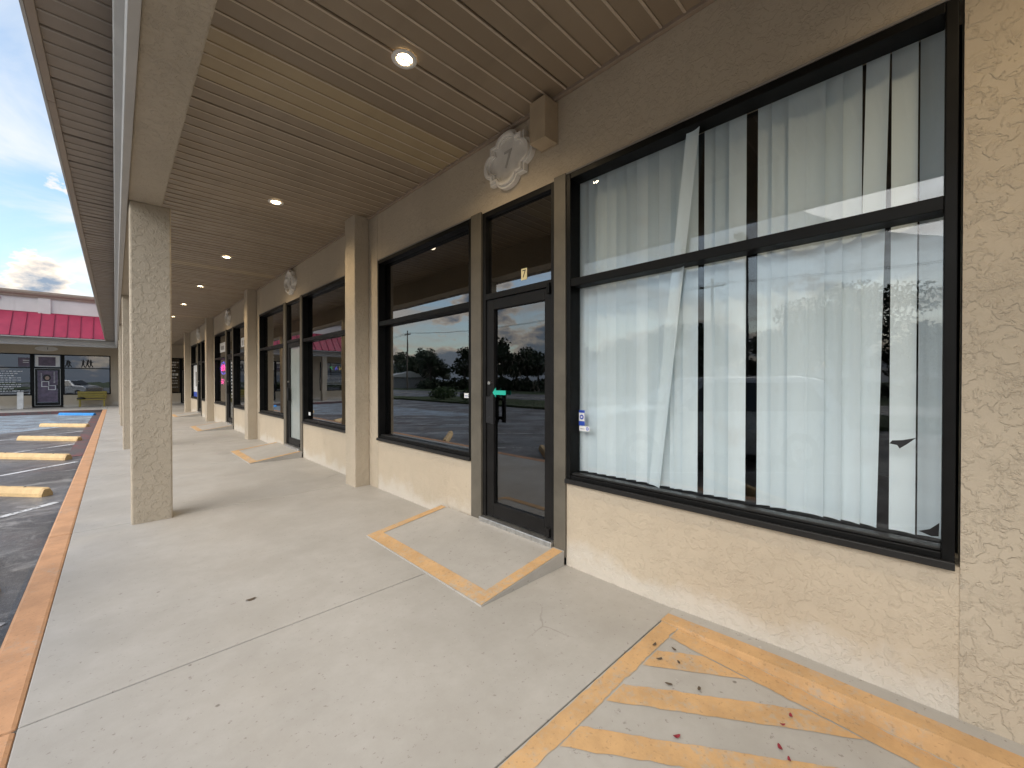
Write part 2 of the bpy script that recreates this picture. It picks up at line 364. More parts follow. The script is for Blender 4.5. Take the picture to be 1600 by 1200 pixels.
walk = empty('sidewalk'); tag(walk, kind='structure')
bed = bx('joint_bed', 'dirt_joint', walk, -0.46, WX - 0.002, 1.13, 36, -0.3, -0.012)
joints = [1.13, 2.65] + [2.65 + 3.04 * k for k in range(1, 9)]
for a, b_ in zip(joints, joints[1:]):
    bx('slab', 'concrete_walk', walk, -0.30, WX, a + 0.004, b_ - 0.004, -0.2, 0.0, 0.005)
    bx('kerb_stone', 'paint_kerb', walk, -0.46, -0.301, a + 0.003, b_ - 0.003, -0.25, 0.001, 0.018)
ycor = joints[-1]      # about 26.97
bx('slab', 'concrete_walk', walk, -0.30, WX, ycor + .004, 29.3, -0.2, 0.0, 0.005)
bx('kerb_stone', 'paint_kerb', walk, -0.46, -0.301, ycor + .003, 29.15, -0.25, 0.001, 0.018)
for k in range(4):
    bx('slab', 'concrete_walk', walk, -9.6 + 3.0*k, min(-9.6 + 3.0*(k+1) - .008, -0.31 if k == 3 else 99), 29.3, FY, -0.2, 0.0, 0.005)
bx('slab', 'concrete_walk', walk, -0.302, 4.6, 29.308, FY, -0.2, 0.0, 0.005)
bx('slab', 'concrete_walk', walk, WX + .003, 4.6, 24.6, 29.3, -0.2, -0.001, 0.005)
bx('kerb_stone', 'paint_redlane', walk, -9.6, -0.464, 29.15, 29.297, -0.25, 0.001, 0.015)

# lowered kerb ramp with hatching
ramp = tag(empty('kerb_ramp'), kind='structure')
def hz(y): return -0.062 * (1.13 - y) / 1.2 if y > -0.7 else -0.0946 - 0.008 * (-0.7 - y)
m = MB(); ys = [1.126, 0.8, 0.4, 0, -0.4, -0.7, -6]
for a, b_ in zip(ys, ys[1:]): m.poly([(-0.46,a,hz(a)),(2.362,a,hz(a)),(2.36,b_,hz(b_)),(-0.46,b_,hz(b_))])
m.build('ramp_surface', 'concrete_walk', ramp)
lz = lambda y: 0.006 + 0.02 * min(1, max(0, (1.13 - y) / 0.6))
m = MB(); ys = [1.13, 0.85, 0.53, -0.4, -1.2, -6]
for a, b_ in zip(ys, ys[1:]):
    m.poly([(2.36,a,lz(a)),(2.455,a,lz(a)),(2.455,b_,lz(b_)),(2.36,b_,lz(b_))])
    m.poly([(2.36,a,lz(a)),(2.36,a,-.3),(2.36,b_,-.3),(2.36,b_,lz(b_))])
m.poly([(2.36,1.13,lz(1.13)),(2.455,1.13,lz(1.13)),(2.455,1.13,-.3),(2.36,1.13,-.3)])
m.build('kerb_edge', 'paint_yellow', ramp)
m = MB()
for a, b_ in zip(ys, ys[1:]): m.poly([(2.455,a,lz(a)),(WX,a,lz(a)),(WX,b_,lz(b_)),(2.455,b_,lz(b_))])
m.poly([(2.455,1.13,lz(1.13)),(WX,1.13,lz(1.13)),(WX,1.13,-.3),(2.455,1.13,-.3)])
m.build('ledge', 'concrete_walk', ramp)
def stripe(pts):
    m = MB(); (a, b_, c, d) = [Vector((*p, 0)) for p in pts]; n = max(8, int((d-a).length/.03)); rj = random.Random(int(a.x*1000+b_.y*77))
    jit = lambda: Vector((rj.gauss(0, .0025), rj.gauss(0, .0025), 0))
    L, Rr = [], []
    for k in range(n+1):
        t = k/n; e = jit() if 0 < k < n else Vector(); L.append(a.lerp(d, t)+e); Rr.append(b_.lerp(c, t)+(jit() if 0 < k < n else Vector()))
    for k in range(n): m.poly([(q.x, q.y, hz(q.y)+0.0028) for q in (L[k], Rr[k], Rr[k+1], L[k+1])])
    m.build('paint_stripe', 'paint_yellow', ramp)
stripe([(0.6,1.12),(0.6,1.03),(2.353,1.03),(2.353,1.12)])
stripe([(2.24,1.022),(2.353,1.022),(2.353,-1.2),(2.24,-1.2)])
sl_ = -1.311
for xa, xb in ((2.085,1.924),(1.739,1.592),(1.392,1.257),(1.06,0.92),(0.73,0.60)):
    stripe([(xa,1.022),(xb,1.022),(2.232,1.022+sl_*(2.232-xb)),(2.232,1.022+sl_*(2.232-xa))])

# ------------------------------------------------------------------ strip mall, long wing
mall = thing('shopping_plaza', 'long beige stucco shop building with covered walkway and tinted storefronts', 'building')
UN = [-1, 0, 1, 2, 3]
fine = MB()
for k in UN:
    o = P * k
    fine.box(WX, WX+.2, o-.09, o+1.995, -.3, .665); fine.box(WX, WX+.2, o+3.175, o+5.2, -.3, .665)
    fine.box(WX, WX+.2, o-.09, o+5.2, 3.055, 3.95)
fine.build('wall', 'stucco_fine', mall)
for k in UN:
    o = P * k
    bx('pier', 'stucco_coarse', mall, WX-.004, WX+.2, o+5.2, o+6.18, -.3, 3.95)
    bx('pilaster', 'stucco_coarse', mall, 2.33, WX-.004, o+5.45, o+5.78, -.3, 3.95, 0.012)
bx('pier', 'stucco_coarse', mall, WX-.004, WX+.2, -P-1.07, -P-.09, -.3, 3.95)
bx('end_wall', 'stucco_fine', mall, WX+.2, 9, 24.4, 24.6, -.3, 4.0)
bx('end_wall', 'stucco_fine', mall, WX+.2, 9, -7.4, -7.2, -.3, 4.0)
# rooms behind the glass
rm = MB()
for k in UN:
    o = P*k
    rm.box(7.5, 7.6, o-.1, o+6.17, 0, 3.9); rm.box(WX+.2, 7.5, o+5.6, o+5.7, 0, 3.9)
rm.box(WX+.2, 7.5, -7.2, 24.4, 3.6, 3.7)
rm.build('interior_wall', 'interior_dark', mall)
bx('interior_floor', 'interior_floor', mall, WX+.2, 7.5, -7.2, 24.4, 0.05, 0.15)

def window(parent, y0, y1, fw, mat='glass_tinted', name='storefront_window', fx0=WX-.012, fx1=WX+.115, mid=2.21, z0=.665, z1=3.055, frame='frame_black'):
    """glazed opening in a wall plane x = WX; returns the part"""
    w = MB()
    w.box(fx0, fx1, y0, y0+fw, z0, z1).box(fx0, fx1, y1-fw, y1, z0, z1)
    w.box(fx0, fx1, y0+fw, y1-fw, z1-.045, z1).box(fx0+.004, fx1, y0+fw, y1-fw, z0, z0+.05)
    f = w.build(name, frame, parent, 0.004)
    bx('transom_bar', frame, f, fx0+.006, fx1-.004, y0+fw, y1-fw, mid-.03, mid+.03, 0.003)
    bx('sill', 'sill_metal', f, fx0-.022, fx0, y0, y1, z0-.012, z0+.022, 0.003)
    bx('sill', 'sill_metal', f, fx0+.02, fx0+.085, y0+fw, y1-fw, z0+.051, z0+.066, 0.003)
    bx('caulk_bead', 'caulk', f, fx0-.004, fx0+.02, y0, y1, z1+.001, z1+.012)
    gx = fx0 + .088
    bx('pane', mat, f, gx, gx+.006, y0+fw-.005, y1-fw+.005, z0+.045, mid-.025)
    bx('pane', mat, f, gx, gx+.006, y0+fw-.005, y1-fw+.005, mid+.025, z1-.04)
    return f
def door(parent, y0, y1, zb, mat='glass_door', zt=2.22, ztr=3.055):
    x0, x1 = WX+.0, WX+.085
    j = MB(); j.box(x0, x1, y0, y0+.045, zb, ztr).box(x0, x1, y1-.045, y1, zb, ztr).box(x0, x1, y0+.045, y1-.045, zt, zt+.055).box(x0, x1, y0+.045, y1-.045, ztr-.05, ztr)
    d = j.build('door', 'frame_bronze', parent, 0.003)
    l = MB(); a, b_ = y0+.048, y1-.048
    l.box(x0+.012, x1-.01, a, a+.075, zb+.045, zt-.004).box(x0+.012, x1-.01, b_-.10, b_, zb+.045, zt-.004)
    l.box(x0+.012, x1-.01, a+.075, b_-.10, zt-.10, zt-.004).box(x0+.012, x1-.01, a+.075, b_-.10, zb+.045, zb+.175)
    l.build('door_leaf', 'frame_bronze', d, 0.004)
    bx('pane', mat, d, x0+.04, x0+.046, a+.07, b_-.095, zb+.17, zt-.095)
    bx('pane', 'glass_tinted', d, x0+.04, x0+.046, y0+.04, y1-.04, zt+.05, ztr-.045)
    MB().box(x0-.015, x0+.012, b_-.085, b_-.02, 1.05, 1.30).box(x0-.045, x0-.02, b_-.155, b_-.115, 1.05, 1.32).box(x0-.03, x0-.005, b_-.15, b_-.06, 1.08, 1.11).box(x0-.03, x0-.005, b_-.15, b_-.06, 1.26, 1.29).build('handle', 'ink_black', d, 0.004)
    MB().tube((x0+.014, b_-.05, 1.43), (x0-.006, b_-.05, 1.43), .017, n=14).build('lock_cylinder', 'aluminium', d)
    bx('threshold', 'aluminium', d, x0-.05, x1, y0, y1, zb-.02, zb+.035, 0.006)
    MB().box(x0-.02, x0+.01, a+.0, a+.05, zb+.05, zb+.12).build('pivot_hinge', 'frame_bronze', d, 0.004)
    MB().box(x0-.02, x0+.01, a+.0, a+.03, zt-.06, zt+.03).build('pivot_hinge', 'frame_black', d, 0.003)
    return d
for k in UN:
    o = P*k
    window(mall, o-.075, o+1.99, .04, 'glass_clear' if k == 0 else 'glass_tinted')
    window(mall, o+3.18, o+5.19, .04)
    for a, b_ in ((1.992, 2.11), (3.02, 3.172)):
        bx('mullion_post', 'post_taupe', mall, WX-.02, WX+.12, o+a, o+b_, 0.06, 3.07, 0.004)
    door(mall, o+2.112, o+3.018, 0.12, 'glass_frosted' if k == 1 else 'glass_door')

# columns, beam and mouldings
colY = [5.59 + P*k for k in range(-2, 4)]
for y in colY: bx('column', 'stucco_coarse', mall, .11, .43, y, y+.32, -.2 if y > 1.2 else -.3, 3.262, 0.014)
bx('beam', 'stucco_coarse', mall, .10, .36, -7.4, 31.3, 3.26, 3.95, 0.012)
prof = [(.10,3.235),(.052,3.235),(.045,3.25),(.045,3.32),(.055,3.34),(.03,3.355),(.004,3.37),(0.0,3.40),(0.0,3.56),(.012,3.60),(.10,3.60)]
MB().prism(prof, 'y', -7.4, 30.94).build('trim_moulding', 'trim_white', mall, 0.004)
# inner ceiling of ribbed boards
CZ = 3.70
ceil = bx('ceiling', 'trim_brown', mall, .36, WX, -7.2, FY, CZ+.03, CZ+.05)
bx('ceiling', 'trim_brown', mall, WX+.01, 4.6, 24.61, FY, CZ+.03, CZ+.05)
def panel_mesh(name, x0, x1, w, z, m0, m1):
    """one vinyl panel of two boards; each board ends in a raised lock bead"""
    h = w/2; m = MB(); pr = []; rib = []
    for k in (0, 1):
        a = k*h
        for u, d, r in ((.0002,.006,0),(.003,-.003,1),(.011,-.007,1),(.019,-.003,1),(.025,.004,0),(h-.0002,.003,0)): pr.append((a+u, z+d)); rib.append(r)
    pr += [(w-.0015, z+.02), (.0015, z+.02)]; rib += [0, 0]
    me = m.prism(pr, 'x', x0, x1).mesh(name); me.materials.append(MATS[m0]); me.materials.append(MATS[m1])
    n = len(pr)
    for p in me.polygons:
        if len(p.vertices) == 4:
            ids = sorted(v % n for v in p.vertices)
            if ids[0] != ids[-1] and rib[ids[0]] and ids[-1]-ids[0] == 1: p.material_index = 1  # bead faces get the paler colour that imitates a glint
    return me
PW = 0.303
pm = panel_mesh('ceiling_panel', .36, WX-.03, PW, CZ, 'ceiling_vinyl', 'ceiling_bead_glint'); pm2 = panel_mesh('ceiling_panel', .36, WX-.03, PW, CZ, 'ceiling_vinyl_tan', 'ceiling_bead_glint')
y = -3.2 - 0.29; i = 0
while y < FY - .3:
    tan = abs(y - 3.18) < .16 or abs(y - 3.48) < .16 or i in (44, 71)
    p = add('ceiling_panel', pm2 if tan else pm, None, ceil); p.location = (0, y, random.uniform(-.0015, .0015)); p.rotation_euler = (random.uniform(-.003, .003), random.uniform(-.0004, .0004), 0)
    y += PW; i += 1
bx('edge_trim', 'trim_brown', ceil, WX-.035, WX-.001, -7.2, 24.4, CZ-.022, CZ+.012, 0.004)
# outer soffit
SZ = 3.60
sof = bx('soffit', 'trim_brown', mall, -.34, 0.06, -7.3, 31.0, SZ+.03, SZ+.05)
sm = panel_mesh('soffit_panel', -.315, 0.06, PW, SZ, 'soffit_vinyl', 'soffit_bead_glint')
y = -2.0
while y < 30.6:
    p = add('soffit_panel', sm, None, sof); p.location = (0, y, random.uniform(-.001, .001)); p.rotation_euler = (random.uniform(-.004, .004), 0, 0); y += PW
bx('drip_edge', 'trim_white', sof, -.376, -.3605, -7.3, 30.5, SZ-.02, SZ+.07)
for k in range(13): bx('fascia_edge', 'trim_brown', sof, -.36, -.316, -7.3+3.0*k, -7.3+3.0*(k+1)-.006, SZ-.018, SZ+.03, 0.004)
# mansard and parapet over the long wing
MB().prism([(-.365,3.637),(-.365,3.66),(.75,4.90),(.80,4.90),(.80,4.84),(-.30,3.637)], 'y', -7.4, 31.6).build('roof', 'roof_red', mall)
ms = MB()
for k in range(84): 
    yy = -7.3 + .46*k; ms.prism([(-.36,3.66),(-.36,3.69),(.735,4.925),(.76,4.90)], 'y', yy-.012, yy+.012)
ms.build('roof_seams', 'roof_red', mall)
bx('parapet', 'stucco_white', mall, .78, 1.0, -7.4, 31.7, 3.96, 5.80)
MB().prism([(.78,5.72),(.70,5.72),(.66,5.82),(.60,5.88),(.60,6.0),(1.05,6.0),(1.05,5.81),(.78,5.81)], 'y', -7.4, 31.6).build('cornice', 'trim_brown', mall)
bx('roof_deck', 'trim_brown', mall, 1.0, 9, -7.4, 24.6, 3.96, 4.1)

# ------------------------------------------------------------------ far wing across the lot
far = thing('corner_wing', 'far wing with red metal roof and white parapet closing the parking lot', 'building')
def fbox(name, mat, x0, x1, z0, z1, y0=FY, y1=FY+.2, par=None, bevel=0.0): return bx(name, mat, par or far, x0, x1, y0, y1, z0, z1, bevel)
fm = MB()
for x0, x1 in ((-9.6,-8.35),(-6.3,-5.25),(-.19,2.25),(3.95,4.6)): fm.box(x0, x1, FY, FY+.2, -.3, 3.9)
for x0, x1 in ((-8.35,-6.3),(-5.25,-3.2),(-2.06,-.19),(2.25,3.0)): fm.box(x0, x1, FY, FY+.2, -.3, .665)
for x0, x1 in ((-8.35,-6.3),(-5.25,-.19),(2.25,3.95)): fm.box(x0, x1, FY, FY+.2, 2.90, 3.9)
fm.build('wall', 'stucco_fine', far)
bx('end_wall', 'stucco_fine', far, -9.6, -9.4, FY+.2, 45, -.3, 5.0)
bx('end_wall', 'stucco_fine', far, 4.6, 4.8, 24.6, FY+.2, -.3, 3.9)
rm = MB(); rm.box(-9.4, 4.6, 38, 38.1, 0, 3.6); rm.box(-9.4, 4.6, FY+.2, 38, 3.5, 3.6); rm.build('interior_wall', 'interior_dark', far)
bx('interior_floor', 'interior_floor', far, -9.4, 4.6, FY+.2, 38, .02, .1)
def fwindow(x0, x1, z1=2.90, mid=2.15):
    w = MB(); t = .05; a, b_ = FY-.01, FY+.08
    w.box(x0, x0+t, a, b_, .665, z1).box(x1-t, x1, a, b_, .665, z1).box(x0+t, x1-t, a, b_, z1-.05, z1).box(x0+t, x1-t, a, b_, .665, .72).box(x0+t, x1-t, a+.004, b_, mid-.025, mid+.025)
    f = w.build('storefront_window', 'frame_black', far)
    bx('pane', 'glass_tinted', f, x0+t, x1-t, FY+.045, FY+.05, .715, mid-.02); bx('pane', 'glass_tinted', f, x0+t, x1-t, FY+.045, FY+.05, mid+.02, z1-.045)
    return f
fwindow(-8.35,-6.3); fwindow(-5.25,-3.2); fwindow(-2.06,-.19); fwindow(2.25,3.0)
def fdoor(x0, x1, zt=2.12, z1=2.90, mat='glass_door'):
    j = MB(); a, b_ = FY-.01, FY+.08
    j.box(x0, x0+.1, a, b_, .08, z1).box(x1-.1, x1, a, b_, .08, z1).box(x0+.1, x1-.1, a, b_, zt, zt+.07).box(x0+.1, x1-.1, a, b_, z1-.05, z1)
    d = j.build('door', 'frame_black', far)
    l = MB().box(x0+.105, x0+.19, a+.015, b_-.01, .1, zt-.01).box(x1-.19, x1-.105, a+.015, b_-.01, .1, zt-.01).box(x0+.19, x1-.19, a+.015, b_-.01, zt-.1, zt-.01).box(x0+.19, x1-.19, a+.015, b_-.01, .1, .25)
    l.build('door_leaf', 'frame_bronze', d)
    tr = MB(); s = .012
    tr.box(x0+.105,x0+.105+s,a+.008,a+.0145,.1,zt-.01).box(x1-.105-s,x1-.105,a+.008,a+.0145,.1,zt-.01).box(x0+.117,x1-.117,a+.008,a+.0145,zt-.022,zt-.01).box(x0+.117,x1-.117,a+.008,a+.0145,.1,.112)
    tr.build('edge_strip', 'aluminium', d)
    bx('pane', mat, d, x0+.19, x1-.19, FY+.045, FY+.05, .25, zt-.1); bx('pane', 'glass_tinted', d, x0+.1, x1-.1, FY+.045, FY+.05, zt+.07, z1-.05)
    bx('handle', 'ink_black', d, x1-.25, x1-.13, FY-.07, FY-.0, 1.02, 1.22, 0.01)
    return d
fdoor(-3.2, -2.06); fdoor(3.0, 3.95)
bx('beam', 'stucco_coarse', far, -9.6, .098, 31.06, 31.32, 3.26, 3.95)
for x in (-5.95, -9.5): bx('column', 'stucco_coarse', far, x, x+.32, 31.03, 31.35, -.2, 3.262, 0.012)
MB().prism([(p[0]+30.955, p[1]) for p in prof], 'x', -9.6, .10).build('trim_moulding', 'trim_white', far, 0.004)
bx('ceiling', 'ceiling_vinyl', far, -9.6, .35, 31.32, FY, 3.69, 3.72)
bx('soffit', 'soffit_vinyl', far, -9.7, -.02, 30.55, 30.96, 3.61, 3.63)
bx('fascia_edge', 'trim_white', far, -9.7, -.33, 30.50, 30.549, 3.57, 3.66)
S0, S1, Z0, Z1 = 30.49, 31.62, 3.655, 4.88
rf = MB().prism([(S0,Z0-.03),(S0,Z0),(S1,Z1),(S1+.1,Z1),(S1+.1,Z1-.06),(S0+.1,Z0-.03)], 'x', -9.7, .75).build('roof', 'roof_red', far)
pan = MB(); dn = Vector((0, S1-S0, Z1-Z0)).normalized(); up = Vector((0, -dn.z, dn.y))
def onroof(x, t, h): q = Vector((x, S0, Z0)) + dn*t + up*h; return tuple(q)
Ls = math.hypot(S1-S0, Z1-Z0)
def roofpan(w):
    mm = MB(); pr = [(0,.002),(0,.045),(.022,.045),(.03,.004),(w-.008,.004),(w-.008,.002)]
    i = len(mm.v); n = len(pr)
    for t in (-.03, Ls): mm.v += [onroof(u, t, h) for u, h in pr]
    mm.f += [tuple(range(n))[::-1], tuple(range(n, 2*n))] + [(k, (k+1)%n, n+(k+1)%n, n+k) for k in range(n)]
    return mm.mesh('roof_panel')
rp = roofpan(.463); rp.materials.append(MATS['roof_red'])
x = -9.7 + .06
while x < .2:
    add('roof_panel', rp, None, rf).location = (x, 0, 0); x += .463
bx('parapet', 'stucco_white', far, -9.6, .778, S1+.06, S1+.3, Z1-.3, 5.72)
bx('parapet_pier', 'stucco_white', far, -2.79, -2.36, S1+.0, S1+.06, Z1-.1, 5.70)
bx('roof_flashing', 'roof_red', far, -9.6, .75, S1+.02, S1+.058, Z1-.02, Z1+.05)
MB().prism([(S1+.06,5.66),(S1-.01,5.66),(S1-.03,5.74),(S1-.10,5.80),(S1-.13,5.88),(S1-.13,5.97),(S1+.35,5.97),(S1+.35,5.721),(S1+.06,5.721)], 'x', -9.65, .6).build('cornice', 'trim_brown', far)
lt = add('sign_letter', text_mesh('D', .34, .02, 'sign_letter'), 'roof_red'); lt.location = (-4.10, S1+.038, 5.50); lt.rotation_euler = FACE_FRONT
tag(lt, 'red raised letter on the white parapet above the red roof', 'sign letter')

# ------------------------------------------------------------------ door ramps
def door_ramp(k, label):
    o = P*k; r = thing('door_ramp', label, 'ramp', (1.67, o+2.0, 0), 0, 'concrete ramps at the shop doors')
    L_, H, w = WX-.02-1.67, .115, 1.66
    MB().prism([(0,-.01),(L_,-.01),(L_,H),(0,.008)], 'y', 0, w).build('slab', 'concrete_walk', r, 0.004)
    zt = lambda x: .008 + (H-.008)*x/L_ + .004
    def band(x0, x1, y0, y1): MB().poly([(x0,y0,zt(x0)),(x1,y0,zt(x1)),(x1,y1,zt(x1)),(x0,y1,zt(x0))]).build('paint_border', 'paint_yellow', r)
    band(.004, .125, .003, w-.003); band(.125, L_-.02, .003, .10); band(.125, L_-.02, w-.09, w-.003)
    return r
for k, lb in ((0, 'grey concrete ramp with yellow border at the black door numbered 7'), (1, 'grey ramp with yellow border at the shop door with pale glass'), (2, 'grey ramp at the shop door beside the pink neon sign'), (3, 'grey ramp at the shop door beside the white and blue poster')):
    door_ramp(k, lb)

# ------------------------------------------------------------------ plaques, box, lamps
def quatre(sx, sz, n=10, c=.70, w=.43):
    """barbed quatrefoil: four lobes with square corners standing out between them"""
    def arc(cx, cz, rx, rz, t0, t1): return [(sx*(cx+rx*math.cos(R(t0+(t1-t0)*k/n))), sz*(cz+rz*math.sin(R(t0+(t1-t0)*k/n)))) for k in range(n+1)]
    pts = arc(c-.06, 0, .36, w, -90, 90) + [(c*sx, w*sz), (c*sx, c*sz), (w*sx, c*sz)]
    pts += arc(0, c-.06, w, .36, 0, 180)[1:-1] + [(-w*sx, c*sz), (-c*sx, c*sz), (-c*sx, w*sz)]
    pts += arc(-c+.06, 0, .36, w, 90, 270)[1:-1] + [(-c*sx, -w*sz), (-c*sx, -c*sz), (-w*sx, -c*sz)]
    pts += arc(0, -c+.06, w, .36, 180, 360)[1:-1] + [(w*sx, -c*sz), (c*sx, -c*sz), (c*sx, -w*sz)]
    return pts
def plaque_meshes():
    out = []
    for s, d0, d1 in ((1.0, 0, .045), (.9, .045, .062), (.80, .062, .05), ):
        pts = quatre(.31*s, .25*s); out.append(MB().prism([(u, w) for u, w in pts], 'x', -d0, -d1).mesh('plaque_tier'))
    return out
def ring(s0, s1, d0, d1):
    A, B = quatre(.31*s0, .25*s0), quatre(.31*s1, .25*s1); n = len(A); m = MB()
    m.v = [(-d0, u, w) for u, w in A] + [(-d1, u, w) for u, w in A] + [(-d1, u, w) for u, w in B] + [(-d0, u, w) for u, w in B]
    for k in range(n):
        q = (k+1) % n
        m.f += [(k, q, n+q, n+k), (n+k, n+q, 2*n+q, 2*n+k), (2*n+k, 2*n+q, 3*n+q, 3*n+k)]
    return m.mesh('moulding')
pb = MB().prism(quatre(.31, .25), 'x', 0, -.03).mesh('plate'); r1, r2, r3 = ring(.999, .91, .03, .048), ring(.91, .80, .03, .072), ring(.80, .73, .03, .05)
def plaque(k, num, label):
    t = thing('number_plaque', label, 'plaque', (WX-.001, P*k+2.63, 3.41), 0, 'number plaques over the shop doors')
    add('plate', pb, 'plaque_stone', t, 0.003); add('moulding', r1, 'plaque_stone', t, 0.003); add('moulding', r2, 'plaque_stone', t, 0.003); add('moulding', r3, 'plaque_stone', t)
    n = add('number', text_mesh(num, .22, .003, 'number'), 'plaque_shade', t); n.location = (-.033, 0, 0); n.rotation_euler = FACE_STREET
for k, num, lb in ((0,'7','white quatrefoil number plaque beside the beige box over the black door'),(1,'6','white quatrefoil plaque over the shop door with pale glass'),(2,'5','white quatrefoil plaque over the shop with the neon sign'),(3,'4','white quatrefoil plaque over the shop with the white and blue poster')):
    plaque(k, num, lb)
t = thing('number_plaque', 'oval number plaque over the far door with pictures', 'plaque', (-2.66, FY-.002, 3.19))
pts = [(.42*math.cos(R(a)), .14*math.sin(R(a))) for a in range(0, 360, 12)]
MB().prism([(u, w) for u, w in pts], 'y', 0, -.03).build('plate', 'plaque_stone', t, 0.004)
n = add('number', text_mesh('1', .2, .003, 'number'), 'plaque_ink', t); n.location = (.04, -.032, 0); n.rotation_euler = FACE_FRONT
jb = thing('junction_box', 'square beige box on the wall above the number plaque', 'box', (WX, 2.18, 3.4))
bx('cover', 'box_beige', jb, -.15, -.0045, -.09, .075, -.06, .265, 0.004)
bx('back_plate', 'box_beige', jb, -.004, -.0005, -.10, .085, -.07, .27)
def ceiling_lamp(): 
    t = thing('ceiling_lamp', 'round recessed lamp glowing in the walkway ceiling', 'lamp', (1.46, 2.58, CZ), 0, 'recessed lamps along the walkway ceiling')
    m = MB(); n = 28
    for r, z in ((.088,-.001),(.085,-.009),(.062,-.010),(.052,-.003)): m.v += [(r*math.cos(2*math.pi*k/n), r*math.sin(2*math.pi*k/n), z) for k in range(n)]
    for j in range(3): m.f += [(j*n+k, j*n+(k+1)%n, (j+1)*n+(k+1)%n, (j+1)*n+k) for k in range(n)]
    m.build('trim_ring', 'white_plastic', t, 0, True)
    m = MB(); m.poly([(.054*math.cos(2*math.pi*k/n), .054*math.sin(2*math.pi*k/n), -.004) for k in range(n)][::-1]); m.build('lens', 'lamp_warm', t)
    ld = bpy.data.lights.new('bulb', 'SPOT'); ld.energy = 38; ld.color = (1.0, .78, .5); ld.spot_size = R(150); ld.spot_blend = .8; ld.shadow_soft_size = .05
    lo = bpy.data.objects.new('bulb', ld); COL.objects.link(lo); lo.parent = t; lo.location = (0, 0, -.03)
    return t
L0 = ceiling_lamp()
for k in range(-1, 9):
    o = L0 if k == 0 else copy_tree(L0); o.location = (1.46, 2.58 + 3.18*k, CZ)
    o['label'] = {-1: 'recessed ceiling lamp over the yellow hatched kerb ramp', 0: 'recessed ceiling lamp over the ramp of the door numbered 7', 1: 'recessed ceiling lamp level with the first free-standing column', 2: 'recessed ceiling lamp over the ramp of the door with pale glass',
        3: 'recessed ceiling lamp level with the second pilaster from the door numbered 7', 4: 'recessed ceiling lamp over the ramp at the pink neon sign', 5: 'recessed ceiling lamp level with the third pilaster from the door numbered 7', 6: 'recessed ceiling lamp over the ramp at the white and blue poster'}.get(k, 'recessed ceiling lamp at the far corner of the walkway')

# ------------------------------------------------------------------ vertical blinds behind the clear window
bl = thing('vertical_blind', 'white vertical blinds with missing slats behind the large clear window', 'blinds', (2.70, 0, .725))
bx('head_rail', 'white_plastic', bl, -.02, .02, -.04, 1.96, 2.375, 2.41)
def slat_mesh():
    m = MB(); n = 6; w = .092
    for zz in (0.0, 2.37): m.v += [(.011*(1-(2*k/n-1)**2), w*(k/n-.5), zz) for k in range(n+1)]
    for k in range(n): m.f.append((k, k+1, n+2+k, n+1+k))
    return m.mesh('slat')
sm_ = slat_mesh(); sm_.materials.append(MATS['blind_vinyl'])
for p_ in sm_.polygons: p_.use_smooth = True
def slat(y, rz, tilt=0.0, dx=0.0):
    s = add('slat', sm_, None, bl); s.location = (dx, y, 0.0); s.rotation_euler = (tilt, 0, rz)
    if tilt: s.location = (dx, y, 0.0)
yy = 1.93
while yy > 1.17: slat(yy, R(random.uniform(13, 24)), 0, random.uniform(-.003, .003)); yy -= .083
slat(1.155, R(22)); slat(1.10, R(12))
# one slat hangs askew: lower end swung towards the door
s = add('slat', sm_, None, bl); s.location = (-.046, 1.325, 0.0); s.rotation_euler = (R(7.3), 0, R(-14))
for y_ in (.965, .90, .82): slat(y_, R(random.uniform(10, 20)))
for y_ in (.665, .595, .515): slat(y_, R(random.uniform(10, 20)))
for y_ in (.44, .365, .29): slat(y_, R(-random.uniform(10, 20)))
s = add('slat', sm_, None, bl); s.location = (0, .228, 0.0); s.rotation_euler = (R(1.0), 0, R(-16))
slat(.094, R(-6)); slat(-.004, R(-5))

# ------------------------------------------------------------------ small things on the glass and the walk
def street_sheet(name, mat, parent, y0, y1, z0, z1, x, t=.002): return bx(name, mat, parent, x-t, x, y0, y1, z0, z1)
GX = WX-.012+.088-.001
def circle_disc(mat, parent, y, z, r, x, name='emblem', t=.001):
    m = MB().prism([(y+r*math.cos(2*math.pi*k/20), z+r*math.sin(2*math.pi*k/20)) for k in range(20)], 'x', x-t, x); return m.build(name, mat, parent)
s = thing('alarm_sticker', 'blue and white security sticker on the large clear window', 'sticker', (0,0,0), 0)
street_sheet('backing', 'sticker_blue', s, 1.876, 1.930, 1.100, 1.220, GX, .001); street_sheet('panel', 'sticker_white', s, 1.877, 1.929, 1.135, 1.200, GX-.0012, .001)
circle_disc('sticker_blue', s, 1.903, 1.167, .019, GX-.0024); circle_disc('sticker_white', s, 1.903, 1.167, .008, GX-.0036, 'emblem_core')
s = thing('white_sticker', 'small white sticker with round mark below the blue sticker', 'sticker')
street_sheet('backing', 'sticker_white', s, 1.832, 1.927, 1.058, 1.097, GX, .001); circle_disc('sticker_blue', s, 1.851, 1.078, .013, GX-.0012); circle_disc('sticker_white', s, 1.851, 1.078, .006, GX-.0024, 'emblem_core'); street_sheet('print_line', 'frame_black', s, 1.876, 1.918, 1.073, 1.076, GX-.0012, .001)
s = thing('window_sticker', 'white sticker at the edge of the dark window beside the door', 'sticker')
street_sheet('backing', 'sticker_white', s, 3.30, 3.40, 1.272, 1.322, GX, .001); circle_disc('ink_black', s, 3.323, 1.297, .016, GX-.0012); circle_disc('sticker_white', s, 3.323, 1.297, .008, GX-.0024, 'emblem_core'); street_sheet('print_line', 'sticker_blue', s, 3.347, 3.388, 1.290, 1.296, GX-.0012, .001)
s = thing('number_tag', 'cream tag with black numeral on the glass above the door', 'number tag')
